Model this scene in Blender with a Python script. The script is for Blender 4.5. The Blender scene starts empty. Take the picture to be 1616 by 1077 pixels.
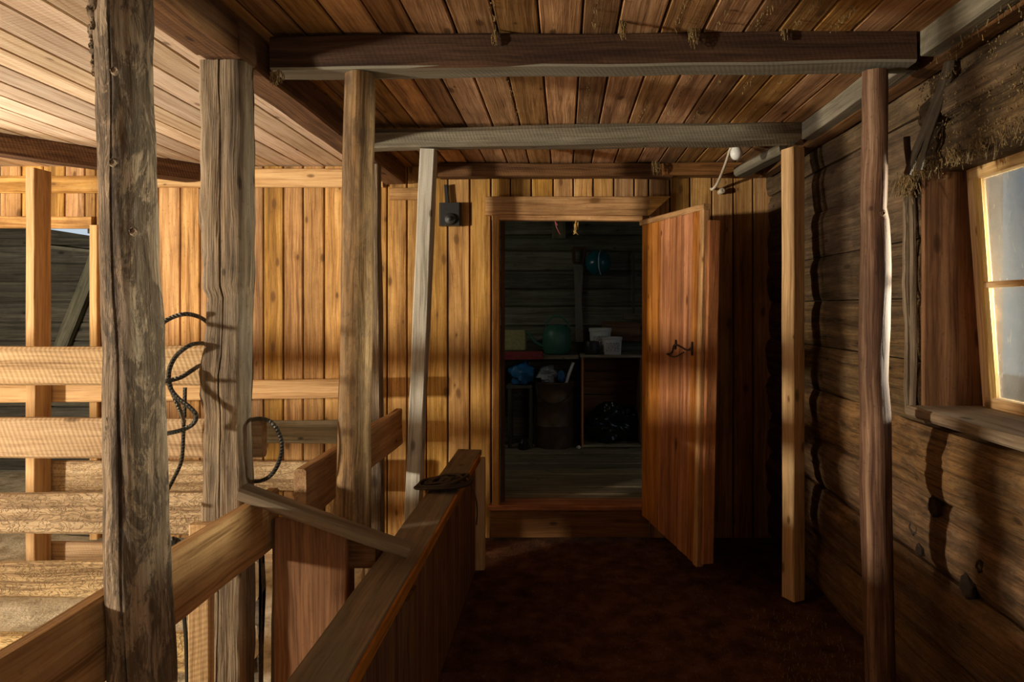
import bpy, math, random
from mathutils import Vector, noise
random.seed(7)
S = bpy.context.scene
COL = S.collection
# ---------------------------------------------------------------- camera, world, lights
CH = 1.36                                   # eye height
F = 1077.0                                  # focal length in pixels of a 1616 px wide frame
cd = bpy.data.cameras.new('camera'); cam = bpy.data.objects.new('camera', cd); COL.objects.link(cam)
cam.location = (0, 0, CH); cam.rotation_euler = (math.pi/2, 0, 0)
cd.sensor_width = 36; cd.lens = 36*F/1616; cd.shift_x = -82/1616; cd.shift_y = -53.5/1616; cd.clip_start = .02
S.camera = cam
S.view_settings.view_transform = 'Standard'; S.view_settings.look = 'None'
S.view_settings.gamma = 1; S.view_settings.use_curve_mapping = False
S.view_settings.exposure = 0.0
w = bpy.data.worlds.new('sky'); S.world = w; w.use_nodes = True
wb = w.node_tree.nodes['Background']; wb.inputs[0].default_value = (.60, .70, .80, 1); wb.inputs[1].default_value = .9

def area(name, loc, target, sx, sy, power, color):
    d = bpy.data.lights.new(name, 'AREA'); d.shape = 'RECTANGLE'; d.size = sx; d.size_y = sy
    d.energy = power; d.color = color
    o = bpy.data.objects.new(name, d); COL.objects.link(o); o.location = loc
    o.rotation_euler = (Vector(target)-Vector(loc)).to_track_quat('-Z', 'Y').to_euler()
    return o
area('assumed_pen_light', (-4.6, .20, 1.29), (-1.2, 3.2, 1.75), .20, .22, 265, (1, .885, .71))  # unseen main source, place assumed from the cast shadows, no window modelled
area('aisle_window_light', (1.75, 1.72, 1.55), (0, 1.7, 1.25), .9, .7, 3.0, (.90, .93, 1))
low = area('low_daylight', (3.6, 2.36, 1.40), (.97, 2.11, 1.40), .22, .25, 75, (1, .88, .70)); low.data.spread = math.radians(22)
rear = area('rear_fill_light', (.95, -1.0, 1.6), (-.85, 1.5, 1.35), .6, .6, 2.5, (1, .86, .70)); rear.data.spread = math.radians(85)  # added fill from behind the camera, aimed at the nearest log post
side = area('pen_ceiling_fill_light', (-4.4, 2.75, 1.25), (-2.3, 2.72, 2.15), .35, .35, 11, (1, .93, .82)); side.data.spread = math.radians(56)  # added soft light to brighten the pen ceiling, no side window modelled
area('store_fill_light', (-1.0, 5.0, 1.75), (.4, 5.9, .8), .3, .3, 1.1, (.95, .95, .78))  # added weak fill inside the store room, no window modelled
area('byre_fill_light', (-3.6, 4.7, 1.8), (-3.0, 5.6, 1.2), .3, .3, .3, (.85, .93, 1))  # added faint fill inside the byre, no window modelled

def P(px, py, y):                            # point seen at pixel (px, py) at distance y
    return Vector(((px-890)/F*y, y, CH-(py-485)/F*y))

# ---------------------------------------------------------------- materials
def new_mat(name):
    m = bpy.data.materials.new(name); m.use_nodes = True
    nt = m.node_tree; b = nt.nodes['Principled BSDF']
    return m, nt, b
def N(nt, t, **kw):
    n = nt.nodes.new(t)
    for k, v in kw.items(): setattr(n, k, v)
    return n
def lk(nt, a, b): nt.links.new(a, b)
def math_n(nt, op, a, b=None, c=None, clamp=False):
    n = N(nt, 'ShaderNodeMath', operation=op); n.use_clamp = clamp
    for i, x in enumerate((a, b, c)):
        if x is None: continue
        if isinstance(x, (int, float)): n.inputs[i].default_value = x
        else: lk(nt, x, n.inputs[i])
    return n.outputs[0]
def ramp(nt, fac, stops):
    n = N(nt, 'ShaderNodeValToRGB'); e = n.color_ramp.elements
    while len(e) < len(stops): e.new(.5)
    for i, (p, c) in enumerate(stops):
        e[i].position = p
        e[i].color = (c[0], c[1], c[2], 1) if not isinstance(c, (int, float)) else (c, c, c, 1)
    lk(nt, fac, n.inputs[0]); return n.outputs[0]
def mixc(nt, fac, a, b, mode='MIX'):
    n = N(nt, 'ShaderNodeMix', data_type='RGBA', blend_type=mode)
    if isinstance(fac, (int, float)): n.inputs[0].default_value = fac
    else: lk(nt, fac, n.inputs[0])
    for i, x in ((6, a), (7, b)):
        if isinstance(x, tuple): n.inputs[i].default_value = (*x, 1)
        else: lk(nt, x, n.inputs[i])
    return n.outputs[2]
def noise_n(nt, vec, scale, detail=4, rough=.55, dist=0):
    n = N(nt, 'ShaderNodeTexNoise'); n.inputs['Scale'].default_value = scale
    n.inputs['Detail'].default_value = detail; n.inputs['Roughness'].default_value = rough
    n.inputs['Distortion'].default_value = dist
    lk(nt, vec, n.inputs['Vector']); return n.outputs['Fac']
def vmul(nt, vec, v):
    n = N(nt, 'ShaderNodeVectorMath', operation='MULTIPLY'); lk(nt, vec, n.inputs[0]); n.inputs[1].default_value = v
    return n.outputs[0]

def wood(name, dark, mid, light, grey=None, greyness=0.0, knots=.5, saw=0.0, bump=.5, dirt=.5, vary=.35, rough=.75, bdist=.006, bark=0.0, scribble=0.0, under=None):
    m, nt, b = new_mat(name)
    at = N(nt, 'ShaderNodeAttribute', attribute_name='gp').outputs['Vector']
    rn = N(nt, 'ShaderNodeAttribute', attribute_name='rnd').outputs['Fac']
    geo = N(nt, 'ShaderNodeNewGeometry').outputs['Position']
    # warp the grain gently so that it flows round the knots
    warp = N(nt, 'ShaderNodeTexNoise'); warp.inputs['Scale'].default_value = 1; warp.inputs['Detail'].default_value = 2
    lk(nt, vmul(nt, at, (2.2, 7, 7)), warp.inputs['Vector'])
    wv = N(nt, 'ShaderNodeVectorMath', operation='MULTIPLY_ADD'); lk(nt, warp.outputs['Color'], wv.inputs[0])
    wv.inputs[1].default_value = (0, .035, .035); lk(nt, at, wv.inputs[2]); gpw = wv.outputs[0]
    fine = noise_n(nt, vmul(nt, gpw, (3, 170, 170)), 1, 5, .6)
    coarse = noise_n(nt, vmul(nt, gpw, (1.3, 34, 34)), 1, 4, .6)
    g = math_n(nt, 'ADD', math_n(nt, 'MULTIPLY', fine, .45), math_n(nt, 'MULTIPLY', coarse, .55))
    col = ramp(nt, g, [(.38, dark), (.5, mid), (.62, light)])
    # board to board variation
    hsv = N(nt, 'ShaderNodeHueSaturation'); lk(nt, col, hsv.inputs['Color'])
    lk(nt, math_n(nt, 'MULTIPLY_ADD', rn, vary*1.6, 1-vary*.8), hsv.inputs['Value'])
    r2 = math_n(nt, 'FRACT', math_n(nt, 'MULTIPLY', rn, 7.31))
    lk(nt, math_n(nt, 'MULTIPLY_ADD', r2, .18, .90), hsv.inputs['Saturation'])
    lk(nt, math_n(nt, 'MULTIPLY_ADD', r2, .010, .496), hsv.inputs['Hue'])
    col = hsv.outputs['Color']
    blot = noise_n(nt, vmul(nt, at, (2.5, 9, 9)), 1, 4, .6)
    if greyness > 0:
        gf = math_n(nt, 'MULTIPLY', ramp(nt, blot, [(.35, 0.0), (.65, 1.0)]), greyness, clamp=True)
        gf = math_n(nt, 'ADD', gf, greyness*.35, clamp=True)
        col = mixc(nt, gf, col, mixc(nt, .65, grey, ramp(nt, g, [(.35, tuple(c*.45 for c in grey)), (.65, tuple(min(1, c*1.35) for c in grey))])))
    # knots
    if knots > 0:
        kx = N(nt, 'ShaderNodeSeparateXYZ'); lk(nt, gpw, kx.inputs[0]); kc = N(nt, 'ShaderNodeCombineXYZ')
        lk(nt, kx.outputs[0], kc.inputs[0]); lk(nt, math_n(nt, 'ADD', kx.outputs[1], kx.outputs[2]), kc.inputs[1])
        vo = N(nt, 'ShaderNodeTexVoronoi'); vo.inputs['Scale'].default_value = 1; vo.inputs['Randomness'].default_value = 1; vo.voronoi_dimensions = '2D'
        lk(nt, vmul(nt, kc.outputs[0], (3.6, 8, 9)), vo.inputs['Vector'])
        sep = N(nt, 'ShaderNodeSeparateColor'); lk(nt, vo.outputs['Color'], sep.inputs[0])
        kd = math_n(nt, 'DIVIDE', vo.outputs['Distance'], math_n(nt, 'MULTIPLY_ADD', sep.outputs[1], 1.1, .35))
        k = ramp(nt, kd, [(.04, 1.0), (.07, .7), (.10, 0.0)])
        kon = math_n(nt, 'LESS_THAN', sep.outputs[0], .10+knots*.38)
        k = math_n(nt, 'MULTIPLY', k, kon)
        k = math_n(nt, 'MULTIPLY', k, .85)
        col = mixc(nt, k, col, tuple(c*.30 for c in dark))
        halo = math_n(nt, 'MULTIPLY', ramp(nt, kd, [(.06, .55), (.26, 0.0)]), kon)
        col = mixc(nt, math_n(nt, 'MULTIPLY', halo, knots), col, dark)
    # dirt stains that belong to the old timber
    if dirt > 0:
        dn = noise_n(nt, vmul(nt, geo, (3.1, 3.1, 2.1)), 1, 6, .65, .4)
        streak = noise_n(nt, vmul(nt, at, (1.1, 22, 22)), 1, 3, .5)
        dd = math_n(nt, 'MULTIPLY', ramp(nt, math_n(nt, 'ADD', math_n(nt, 'MULTIPLY', dn, .6), math_n(nt, 'MULTIPLY', streak, .4)), [(.42, 0.0), (.62, 1.0)]), dirt)
        col = mixc(nt, dd, col, tuple(c*.42 for c in dark))
        speck = noise_n(nt, vmul(nt, at, (60, 90, 90)), 1, 3, .6)
        col = mixc(nt, math_n(nt, 'MULTIPLY', ramp(nt, speck, [(.60, 0.0), (.72, 1.0)]), dirt*.7), col, tuple(c*.5 for c in dark))
    h = math_n(nt, 'ADD', math_n(nt, 'MULTIPLY', fine, .5), math_n(nt, 'MULTIPLY', coarse, .8))
    if scribble > 0:            # gnawed and beetle-tracked surface
        sc = N(nt, 'ShaderNodeTexNoise'); sc.inputs['Scale'].default_value = 1; sc.inputs['Detail'].default_value = 3; sc.inputs['Distortion'].default_value = 2.5
        lk(nt, vmul(nt, at, (20, 42, 42)), sc.inputs['Vector'])
        sf = ramp(nt, sc.outputs['Fac'], [(.45, 0.0), (.5, 1.0), (.55, 0.0)])
        col = mixc(nt, math_n(nt, 'MULTIPLY', sf, scribble), col, tuple(c*.55 for c in dark))
        h = math_n(nt, 'SUBTRACT', h, math_n(nt, 'MULTIPLY', sf, .9*scribble))
    if saw > 0:
        wvt = N(nt, 'ShaderNodeTexWave', wave_type='BANDS', bands_direction='X'); wvt.inputs['Scale'].default_value = 1
        wvt.inputs['Distortion'].default_value = 3.5; wvt.inputs['Detail'].default_value = 3; wvt.inputs['Detail Scale'].default_value = .35
        sk = N(nt, 'ShaderNodeSeparateXYZ'); lk(nt, at, sk.inputs[0])
        cx = N(nt, 'ShaderNodeCombineXYZ')
        lk(nt, math_n(nt, 'MULTIPLY', math_n(nt, 'ADD', sk.outputs[0], math_n(nt, 'MULTIPLY', math_n(nt, 'ADD', sk.outputs[1], sk.outputs[2]),   .35)), 21), cx.inputs[0])
        lk(nt, math_n(nt, 'MULTIPLY', sk.outputs[1], 9), cx.inputs[1])
        lk(nt, cx.outputs[0], wvt.inputs['Vector'])
        col = mixc(nt, math_n(nt, 'MULTIPLY', wvt.outputs['Fac'], .24*saw), col, dark)
        h = math_n(nt, 'SUBTRACT', h, math_n(nt, 'MULTIPLY', wvt.outputs['Fac'], .5*saw))
    if bark > 0:
        bk = noise_n(nt, vmul(nt, at, (14, 60, 60)), 1, 6, .7, 1.0)
        pt = noise_n(nt, vmul(nt, at, (7, 22, 22)), 1, 6, .75, .6)
        bf = math_n(nt, 'MULTIPLY', ramp(nt, pt, [(.47, 0.0), (.53, 1.0)]), bark)
        col = mixc(nt, bf, col, ramp(nt, bk, [(.35, (.018, .012, .008)), (.55, (.09, .06, .035)), (.7, (.24, .20, .15))]))
        h = math_n(nt, 'ADD', h, math_n(nt, 'MULTIPLY', bk, bark*1.2))
    if under:  # paler grey on faces that point down
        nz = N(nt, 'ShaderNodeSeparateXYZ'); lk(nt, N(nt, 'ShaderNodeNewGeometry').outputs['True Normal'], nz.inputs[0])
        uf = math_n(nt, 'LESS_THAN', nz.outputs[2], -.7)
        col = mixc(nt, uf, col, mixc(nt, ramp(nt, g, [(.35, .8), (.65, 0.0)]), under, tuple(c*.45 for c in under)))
    lk(nt, col, b.inputs['Base Color'])
    b.inputs['Roughness'].default_value = rough
    b.inputs['Specular IOR Level'].default_value = .25
    bp = N(nt, 'ShaderNodeBump'); bp.inputs['Strength'].default_value = bump; bp.inputs['Distance'].default_value = bdist
    lk(nt, h, bp.inputs['Height']); lk(nt, bp.outputs[0], b.inputs['Normal'])
    return m

W = {}
W['wall_pine'] = wood('aged_pine_boarding', (.26, .120, .032), (.56, .295, .092), (.74, .445, .165), knots=.8, dirt=.55, vary=.30, bump=.35)
W['ceil'] = wood('old_ceiling_boards', (.18, .080, .026), (.42, .215, .080), (.58, .33, .145), knots=.5, dirt=.50, vary=.50, bump=.4)
W['ceil_pen'] = wood('lit_ceiling_boards', (.42, .27, .16), (.66, .48, .32), (.78, .62, .45), knots=.35, dirt=.25, vary=.30, bump=.35, saw=.2)  # aisle board colour raised to carry the strong light over the pen
W['fresh'] = wood('newer_pine', (.38, .20, .06), (.62, .37, .14), (.76, .50, .22), knots=.5, dirt=.10, vary=.15, bump=.25)
W['sawn'] = wood('rough_sawn_rail', (.28, .165, .075), (.53, .345, .175), (.67, .47, .26), knots=.35, dirt=.22, vary=.12, saw=.55, bump=.4)
W['stall'] = wood('worn_stall_rail', (.20, .10, .036), (.42, .23, .09), (.56, .34, .15), knots=.4, dirt=.35, vary=.15, saw=.12, bump=.5)
W['gnaw'] = wood('gnawed_rail', (.24, .14, .06), (.58, .40, .19), (.76, .57, .32), knots=.2, dirt=.3, vary=.2, scribble=.65, bump=.6)
W['near_beam'] = wood('brown_beam_with_grey_underside', (.035, .014, .006), (.085, .038, .015), (.14, .066, .028), under=(.30, .275, .21), knots=.25, dirt=.4, vary=.2, saw=.14, bump=.5)
W['palegrey'] = wood('bleached_square_post', (.24, .21, .155), (.48, .44, .35), (.60, .56, .46), knots=.7, dirt=.12, vary=.1, saw=.2, bump=.4)
W['byre'] = wood('shaded_byre_planks', (.03, .028, .02), (.075, .068, .05), (.12, .11, .08), knots=.4, dirt=.5, vary=.35, bump=.6)  # store plank colours darkened to stand for the gloom in the byre
W['grey'] = wood('weathered_grey_beam', (.095, .075, .045), (.215, .18, .115), (.33, .285, .195), grey=(.235, .21, .155), greyness=.6, knots=.3, dirt=.3, vary=.2, saw=.25, bump=.5)
W['brown_beam'] = wood('brown_sawn_beam', (.055, .022, .008), (.135, .060, .022), (.21, .105, .042), knots=.25, dirt=.35, vary=.2, saw=.2, bump=.5)
W['oldpost'] = wood('weathered_squared_post', (.085, .050, .024), (.27, .18, .10), (.42, .31, .19), grey=(.25, .21, .16), greyness=.5, knots=.5, dirt=.65, vary=.2, bump=1.0, bdist=.012)
W['barklog'] = wood('half_barked_log', (.17, .10, .045), (.42, .28, .15), (.58, .43, .26), grey=(.40, .36, .29), greyness=.2, knots=.6, dirt=.35, vary=.1, bump=1.0, bdist=.016, bark=.75)
W['pole'] = wood('peeled_pole', (.13, .065, .024), (.34, .195, .085), (.48, .31, .165), knots=1, dirt=.6, vary=.1, bump=.8, bark=.35)
W['darkpole'] = wood('dark_worn_pole', (.055, .022, .010), (.17, .078, .034), (.34, .20, .10), knots=.8, dirt=.6, vary=.2, bump=.8)
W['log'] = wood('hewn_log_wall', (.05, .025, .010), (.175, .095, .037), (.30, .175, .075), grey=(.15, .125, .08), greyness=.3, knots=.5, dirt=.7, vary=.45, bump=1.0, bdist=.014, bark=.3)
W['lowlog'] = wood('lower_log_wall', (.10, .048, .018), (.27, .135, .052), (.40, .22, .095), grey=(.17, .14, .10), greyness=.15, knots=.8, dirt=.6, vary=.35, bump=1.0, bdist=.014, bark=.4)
W['door'] = wood('reddish_door_boards', (.20, .062, .014), (.46, .165, .040), (.60, .26, .078), knots=.15, dirt=.5, vary=.14, bump=.35)
W['manger'] = wood('dusty_manger_board', (.14, .075, .030), (.27, .16, .075), (.38, .25, .13), grey=(.20, .165, .115), greyness=.75, knots=.4, dirt=.35, vary=.2, bump=.4)
W['panel'] = wood('brown_stall_panel', (.09, .036, .012), (.20, .088, .030), (.28, .13, .05), knots=.15, dirt=.3, vary=.15, bump=.3)
W['store'] = wood('store_room_planks', (.075, .070, .045), (.17, .16, .11), (.26, .25, .18), knots=.4, dirt=.5, vary=.35, bump=.6)
W['storefloor'] = wood('store_floor_planks', (.12, .095, .055), (.27, .22, .13), (.38, .32, .20), knots=.4, dirt=.5, vary=.3, bump=.5)
W['reveal'] = wood('orange_reveal_board', (.12, .046, .012), (.26, .115, .032), (.36, .18, .06), knots=.3, dirt=.5, vary=.1, bump=.4)
W['sill'] = wood('dusty_sill', (.16, .105, .055), (.28, .20, .12), (.38, .29, .18), knots=.2, dirt=.2, vary=.1, bump=.6)

def plain(name, c, rough=.6, metal=0, emit=None, bump=0, bscale=40, var=.25, alpha=None):
    m, nt, b = new_mat(name)
    tc = N(nt, 'ShaderNodeTexCoord').outputs['Object']
    n = noise_n(nt, tc, bscale, 5, .6)
    lk(nt, ramp(nt, n, [(.3, tuple(x*(1-var) for x in c)), (.7, tuple(min(1, x*(1+var)) for x in c))]), b.inputs['Base Color'])
    b.inputs['Roughness'].default_value = rough; b.inputs['Metallic'].default_value = metal
    if bump:
        bp = N(nt, 'ShaderNodeBump'); bp.inputs['Strength'].default_value = bump; bp.inputs['Distance'].default_value = .004
        lk(nt, n, bp.inputs['Height']); lk(nt, bp.outputs[0], b.inputs['Normal'])
    return m
W['dark'] = plain('dark_backing', (.012, .008, .005), .95)
W['black'] = plain('black_plastic', (.012, .012, .010), .45)
W['iron'] = plain('rusty_iron', (.05, .032, .022), .6, .6, bump=.5)
W['white'] = plain('white_plastic', (.72, .72, .68), .35, var=.06)
W['dullwhite'] = plain('toned_down_white_plastic', (.32, .34, .36), .4, var=.5, bscale=9)  # white plastic in a darker, blotchier tone
W['bulb'] = plain('opal_glass', (.85, .85, .80), .12, var=.02)
W['conduit'] = plain('cream_conduit', (.62, .54, .40), .5, var=.15)
W['straw'] = plain('straw', (.52, .33, .09), .85, var=.4)
W['cobweb'] = plain('dusty_chaff', (.22, .145, .055), .9, var=.6, bscale=90)
W['teal'] = plain('teal_enamel', (.008, .13, .15), .25, var=.2)
W['green'] = plain('green_plastic', (.04, .14, .09), .4, var=.2)
W['blue'] = plain('blue_plastic', (.02, .14, .34), .4, var=.25, bump=.4, bscale=20)
W['bag'] = plain('black_bin_bag', (.010, .014, .014), .22, var=.3, bump=.6, bscale=14)
W['redp'] = plain('red_paint', (.22, .02, .02), .5)
W['yel'] = plain('dull_yellow_card', (.30, .27, .11), .7)
W['rustcan'] = plain('brown_tin', (.11, .065, .035), .5, .3, bump=.3, bscale=12, var=.4)
W['steel'] = plain('dull_steel', (.12, .12, .10), .45, .6)
W['barkmass'] = plain('crumbling_bark', (.16, .11, .065), .95, bump=1, bscale=60, var=.6)
W['barkhole'] = plain('rotten_knot_wood', (.030, .017, .009), .95, bump=1, bscale=60, var=.6)
W['saltwhite'] = plain('pale_dust', (.7, .68, .6), .8)

def rope_mat():
    m, nt, b = new_mat('steel_wire_rope')
    at = N(nt, 'ShaderNodeAttribute', attribute_name='gp').outputs['Vector']
    sk = N(nt, 'ShaderNodeSeparateXYZ'); lk(nt, at, sk.inputs[0])
    a = math_n(nt, 'ADD', math_n(nt, 'MULTIPLY', sk.outputs[0], 640), math_n(nt, 'MULTIPLY', sk.outputs[1], 2))
    s = math_n(nt, 'SINE', a)
    lk(nt, ramp(nt, math_n(nt, 'MULTIPLY_ADD', s, .5, .5), [(.2, (.025, .022, .016)), (.8, (.11, .10, .075))]), b.inputs['Base Color'])
    b.inputs['Metallic'].default_value = .4; b.inputs['Roughness'].default_value = .5
    bp = N(nt, 'ShaderNodeBump'); bp.inputs['Strength'].default_value = .9; bp.inputs['Distance'].default_value = .003
    lk(nt, s, bp.inputs['Height']); lk(nt, bp.outputs[0], b.inputs['Normal'])
    return m
W['rope'] = rope_mat()

def dirt_mat(name, a, bcol, c, scale=9, straw=.25):
    m, nt, b = new_mat(name)
    geo = N(nt, 'ShaderNodeNewGeometry').outputs['Position']
    n1 = noise_n(nt, geo, scale, 8, .65); n2 = noise_n(nt, geo, scale*9, 4, .6)
    col = ramp(nt, n1, [(.33, a), (.5, bcol), (.68, c)])
    st = noise_n(nt, vmul(nt, geo, (90, 25, 40)), 1, 2, .5, 2.5)
    col = mixc(nt, math_n(nt, 'MULTIPLY', ramp(nt, st, [(.60, 0.0), (.68, 1.0)]), straw), col, (.55, .42, .20))
    lk(nt, col, b.inputs['Base Color']); b.inputs['Roughness'].default_value = .95; b.inputs['Specular IOR Level'].default_value = .1
    bp = N(nt, 'ShaderNodeBump'); bp.inputs['Strength'].default_value = .8; bp.inputs['Distance'].default_value = .012
    lk(nt, math_n(nt, 'ADD', n1, math_n(nt, 'MULTIPLY', n2, .4)), bp.inputs['Height']); lk(nt, bp.outputs[0], b.inputs['Normal'])
    return m
W['aislefloor'] = dirt_mat('shaded_trodden_floor', (.035, .014, .007), (.085, .034, .016), (.14, .065, .032), straw=.12)  # shade of stall and manger is mixed into this dark floor colour
W['penfloor'] = dirt_mat('lit_litter_floor', (.30, .24, .15), (.52, .45, .32), (.68, .60, .45), straw=.4)  # paler than the aisle floor, the light in the pen is in the colour

def glass_mat():
    m, nt, b = new_mat('dusty_glass'); out = nt.nodes['Material Output']
    geo = N(nt, 'ShaderNodeNewGeometry').outputs['Position']
    n1 = noise_n(nt, geo, 5, 5, .6); n2 = noise_n(nt, geo, 260, 2, .5)
    sc = N(nt, 'ShaderNodeTexNoise'); sc.inputs['Scale'].default_value = 1; sc.inputs['Detail'].default_value = 1; sc.inputs['Distortion'].default_value = 1.2
    lk(nt, vmul(nt, geo, (10, 40, 14)), sc.inputs['Vector'])
    scr = ramp(nt, sc.outputs['Fac'], [(.70, 0.0), (.73, 1.0)])
    fac = math_n(nt, 'ADD', math_n(nt, 'MULTIPLY', ramp(nt, n1, [(.3, .30), (.7, .60)]), 1), math_n(nt, 'MULTIPLY', ramp(nt, n2, [(.6, 0.0), (.7, 1.0)]), .12), clamp=True)
    fac = math_n(nt, 'ADD', fac, math_n(nt, 'MULTIPLY', scr, .35), clamp=True)
    tr = N(nt, 'ShaderNodeBsdfTransparent'); tr.inputs[0].default_value = (.30, .33, .34, 1)
    df = N(nt, 'ShaderNodeBsdfDiffuse'); df.inputs[0].default_value = (.62, .62, .57, 1)
    tl = N(nt, 'ShaderNodeBsdfTranslucent'); tl.inputs[0].default_value = (.4, .42, .42, 1)
    dm = N(nt, 'ShaderNodeMixShader'); dm.inputs[0].default_value = .0; lk(nt, df.outputs[0], dm.inputs[1]); lk(nt, tl.outputs[0], dm.inputs[2])
    gl = N(nt, 'ShaderNodeBsdfGlossy'); gl.inputs['Roughness'].default_value = .08
    mx = N(nt, 'ShaderNodeMixShader'); lk(nt, fac, mx.inputs[0]); lk(nt, tr.outputs[0], mx.inputs[1]); lk(nt, dm.outputs[0], mx.inputs[2])
    m2 = N(nt, 'ShaderNodeMixShader'); m2.inputs[0].default_value = .05; lk(nt, mx.outputs[0], m2.inputs[1]); lk(nt, gl.outputs[0], m2.inputs[2])
    lk(nt, m2.outputs[0], out.inputs[0])
    return m
W['glass'] = glass_mat()
m, nt, b_ = new_mat('clear_glass')
tr_ = N(nt, 'ShaderNodeBsdfTransparent'); gl_ = N(nt, 'ShaderNodeBsdfGlossy'); gl_.inputs['Roughness'].default_value = .03
mx_ = N(nt, 'ShaderNodeMixShader'); mx_.inputs[0].default_value = .04; tr_.inputs[0].default_value = (.95, .97, .96, 1)
lk(nt, tr_.outputs[0], mx_.inputs[1]); lk(nt, gl_.outputs[0], mx_.inputs[2]); lk(nt, mx_.outputs[0], nt.nodes['Material Output'].inputs[0]); W['clear'] = m

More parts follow.
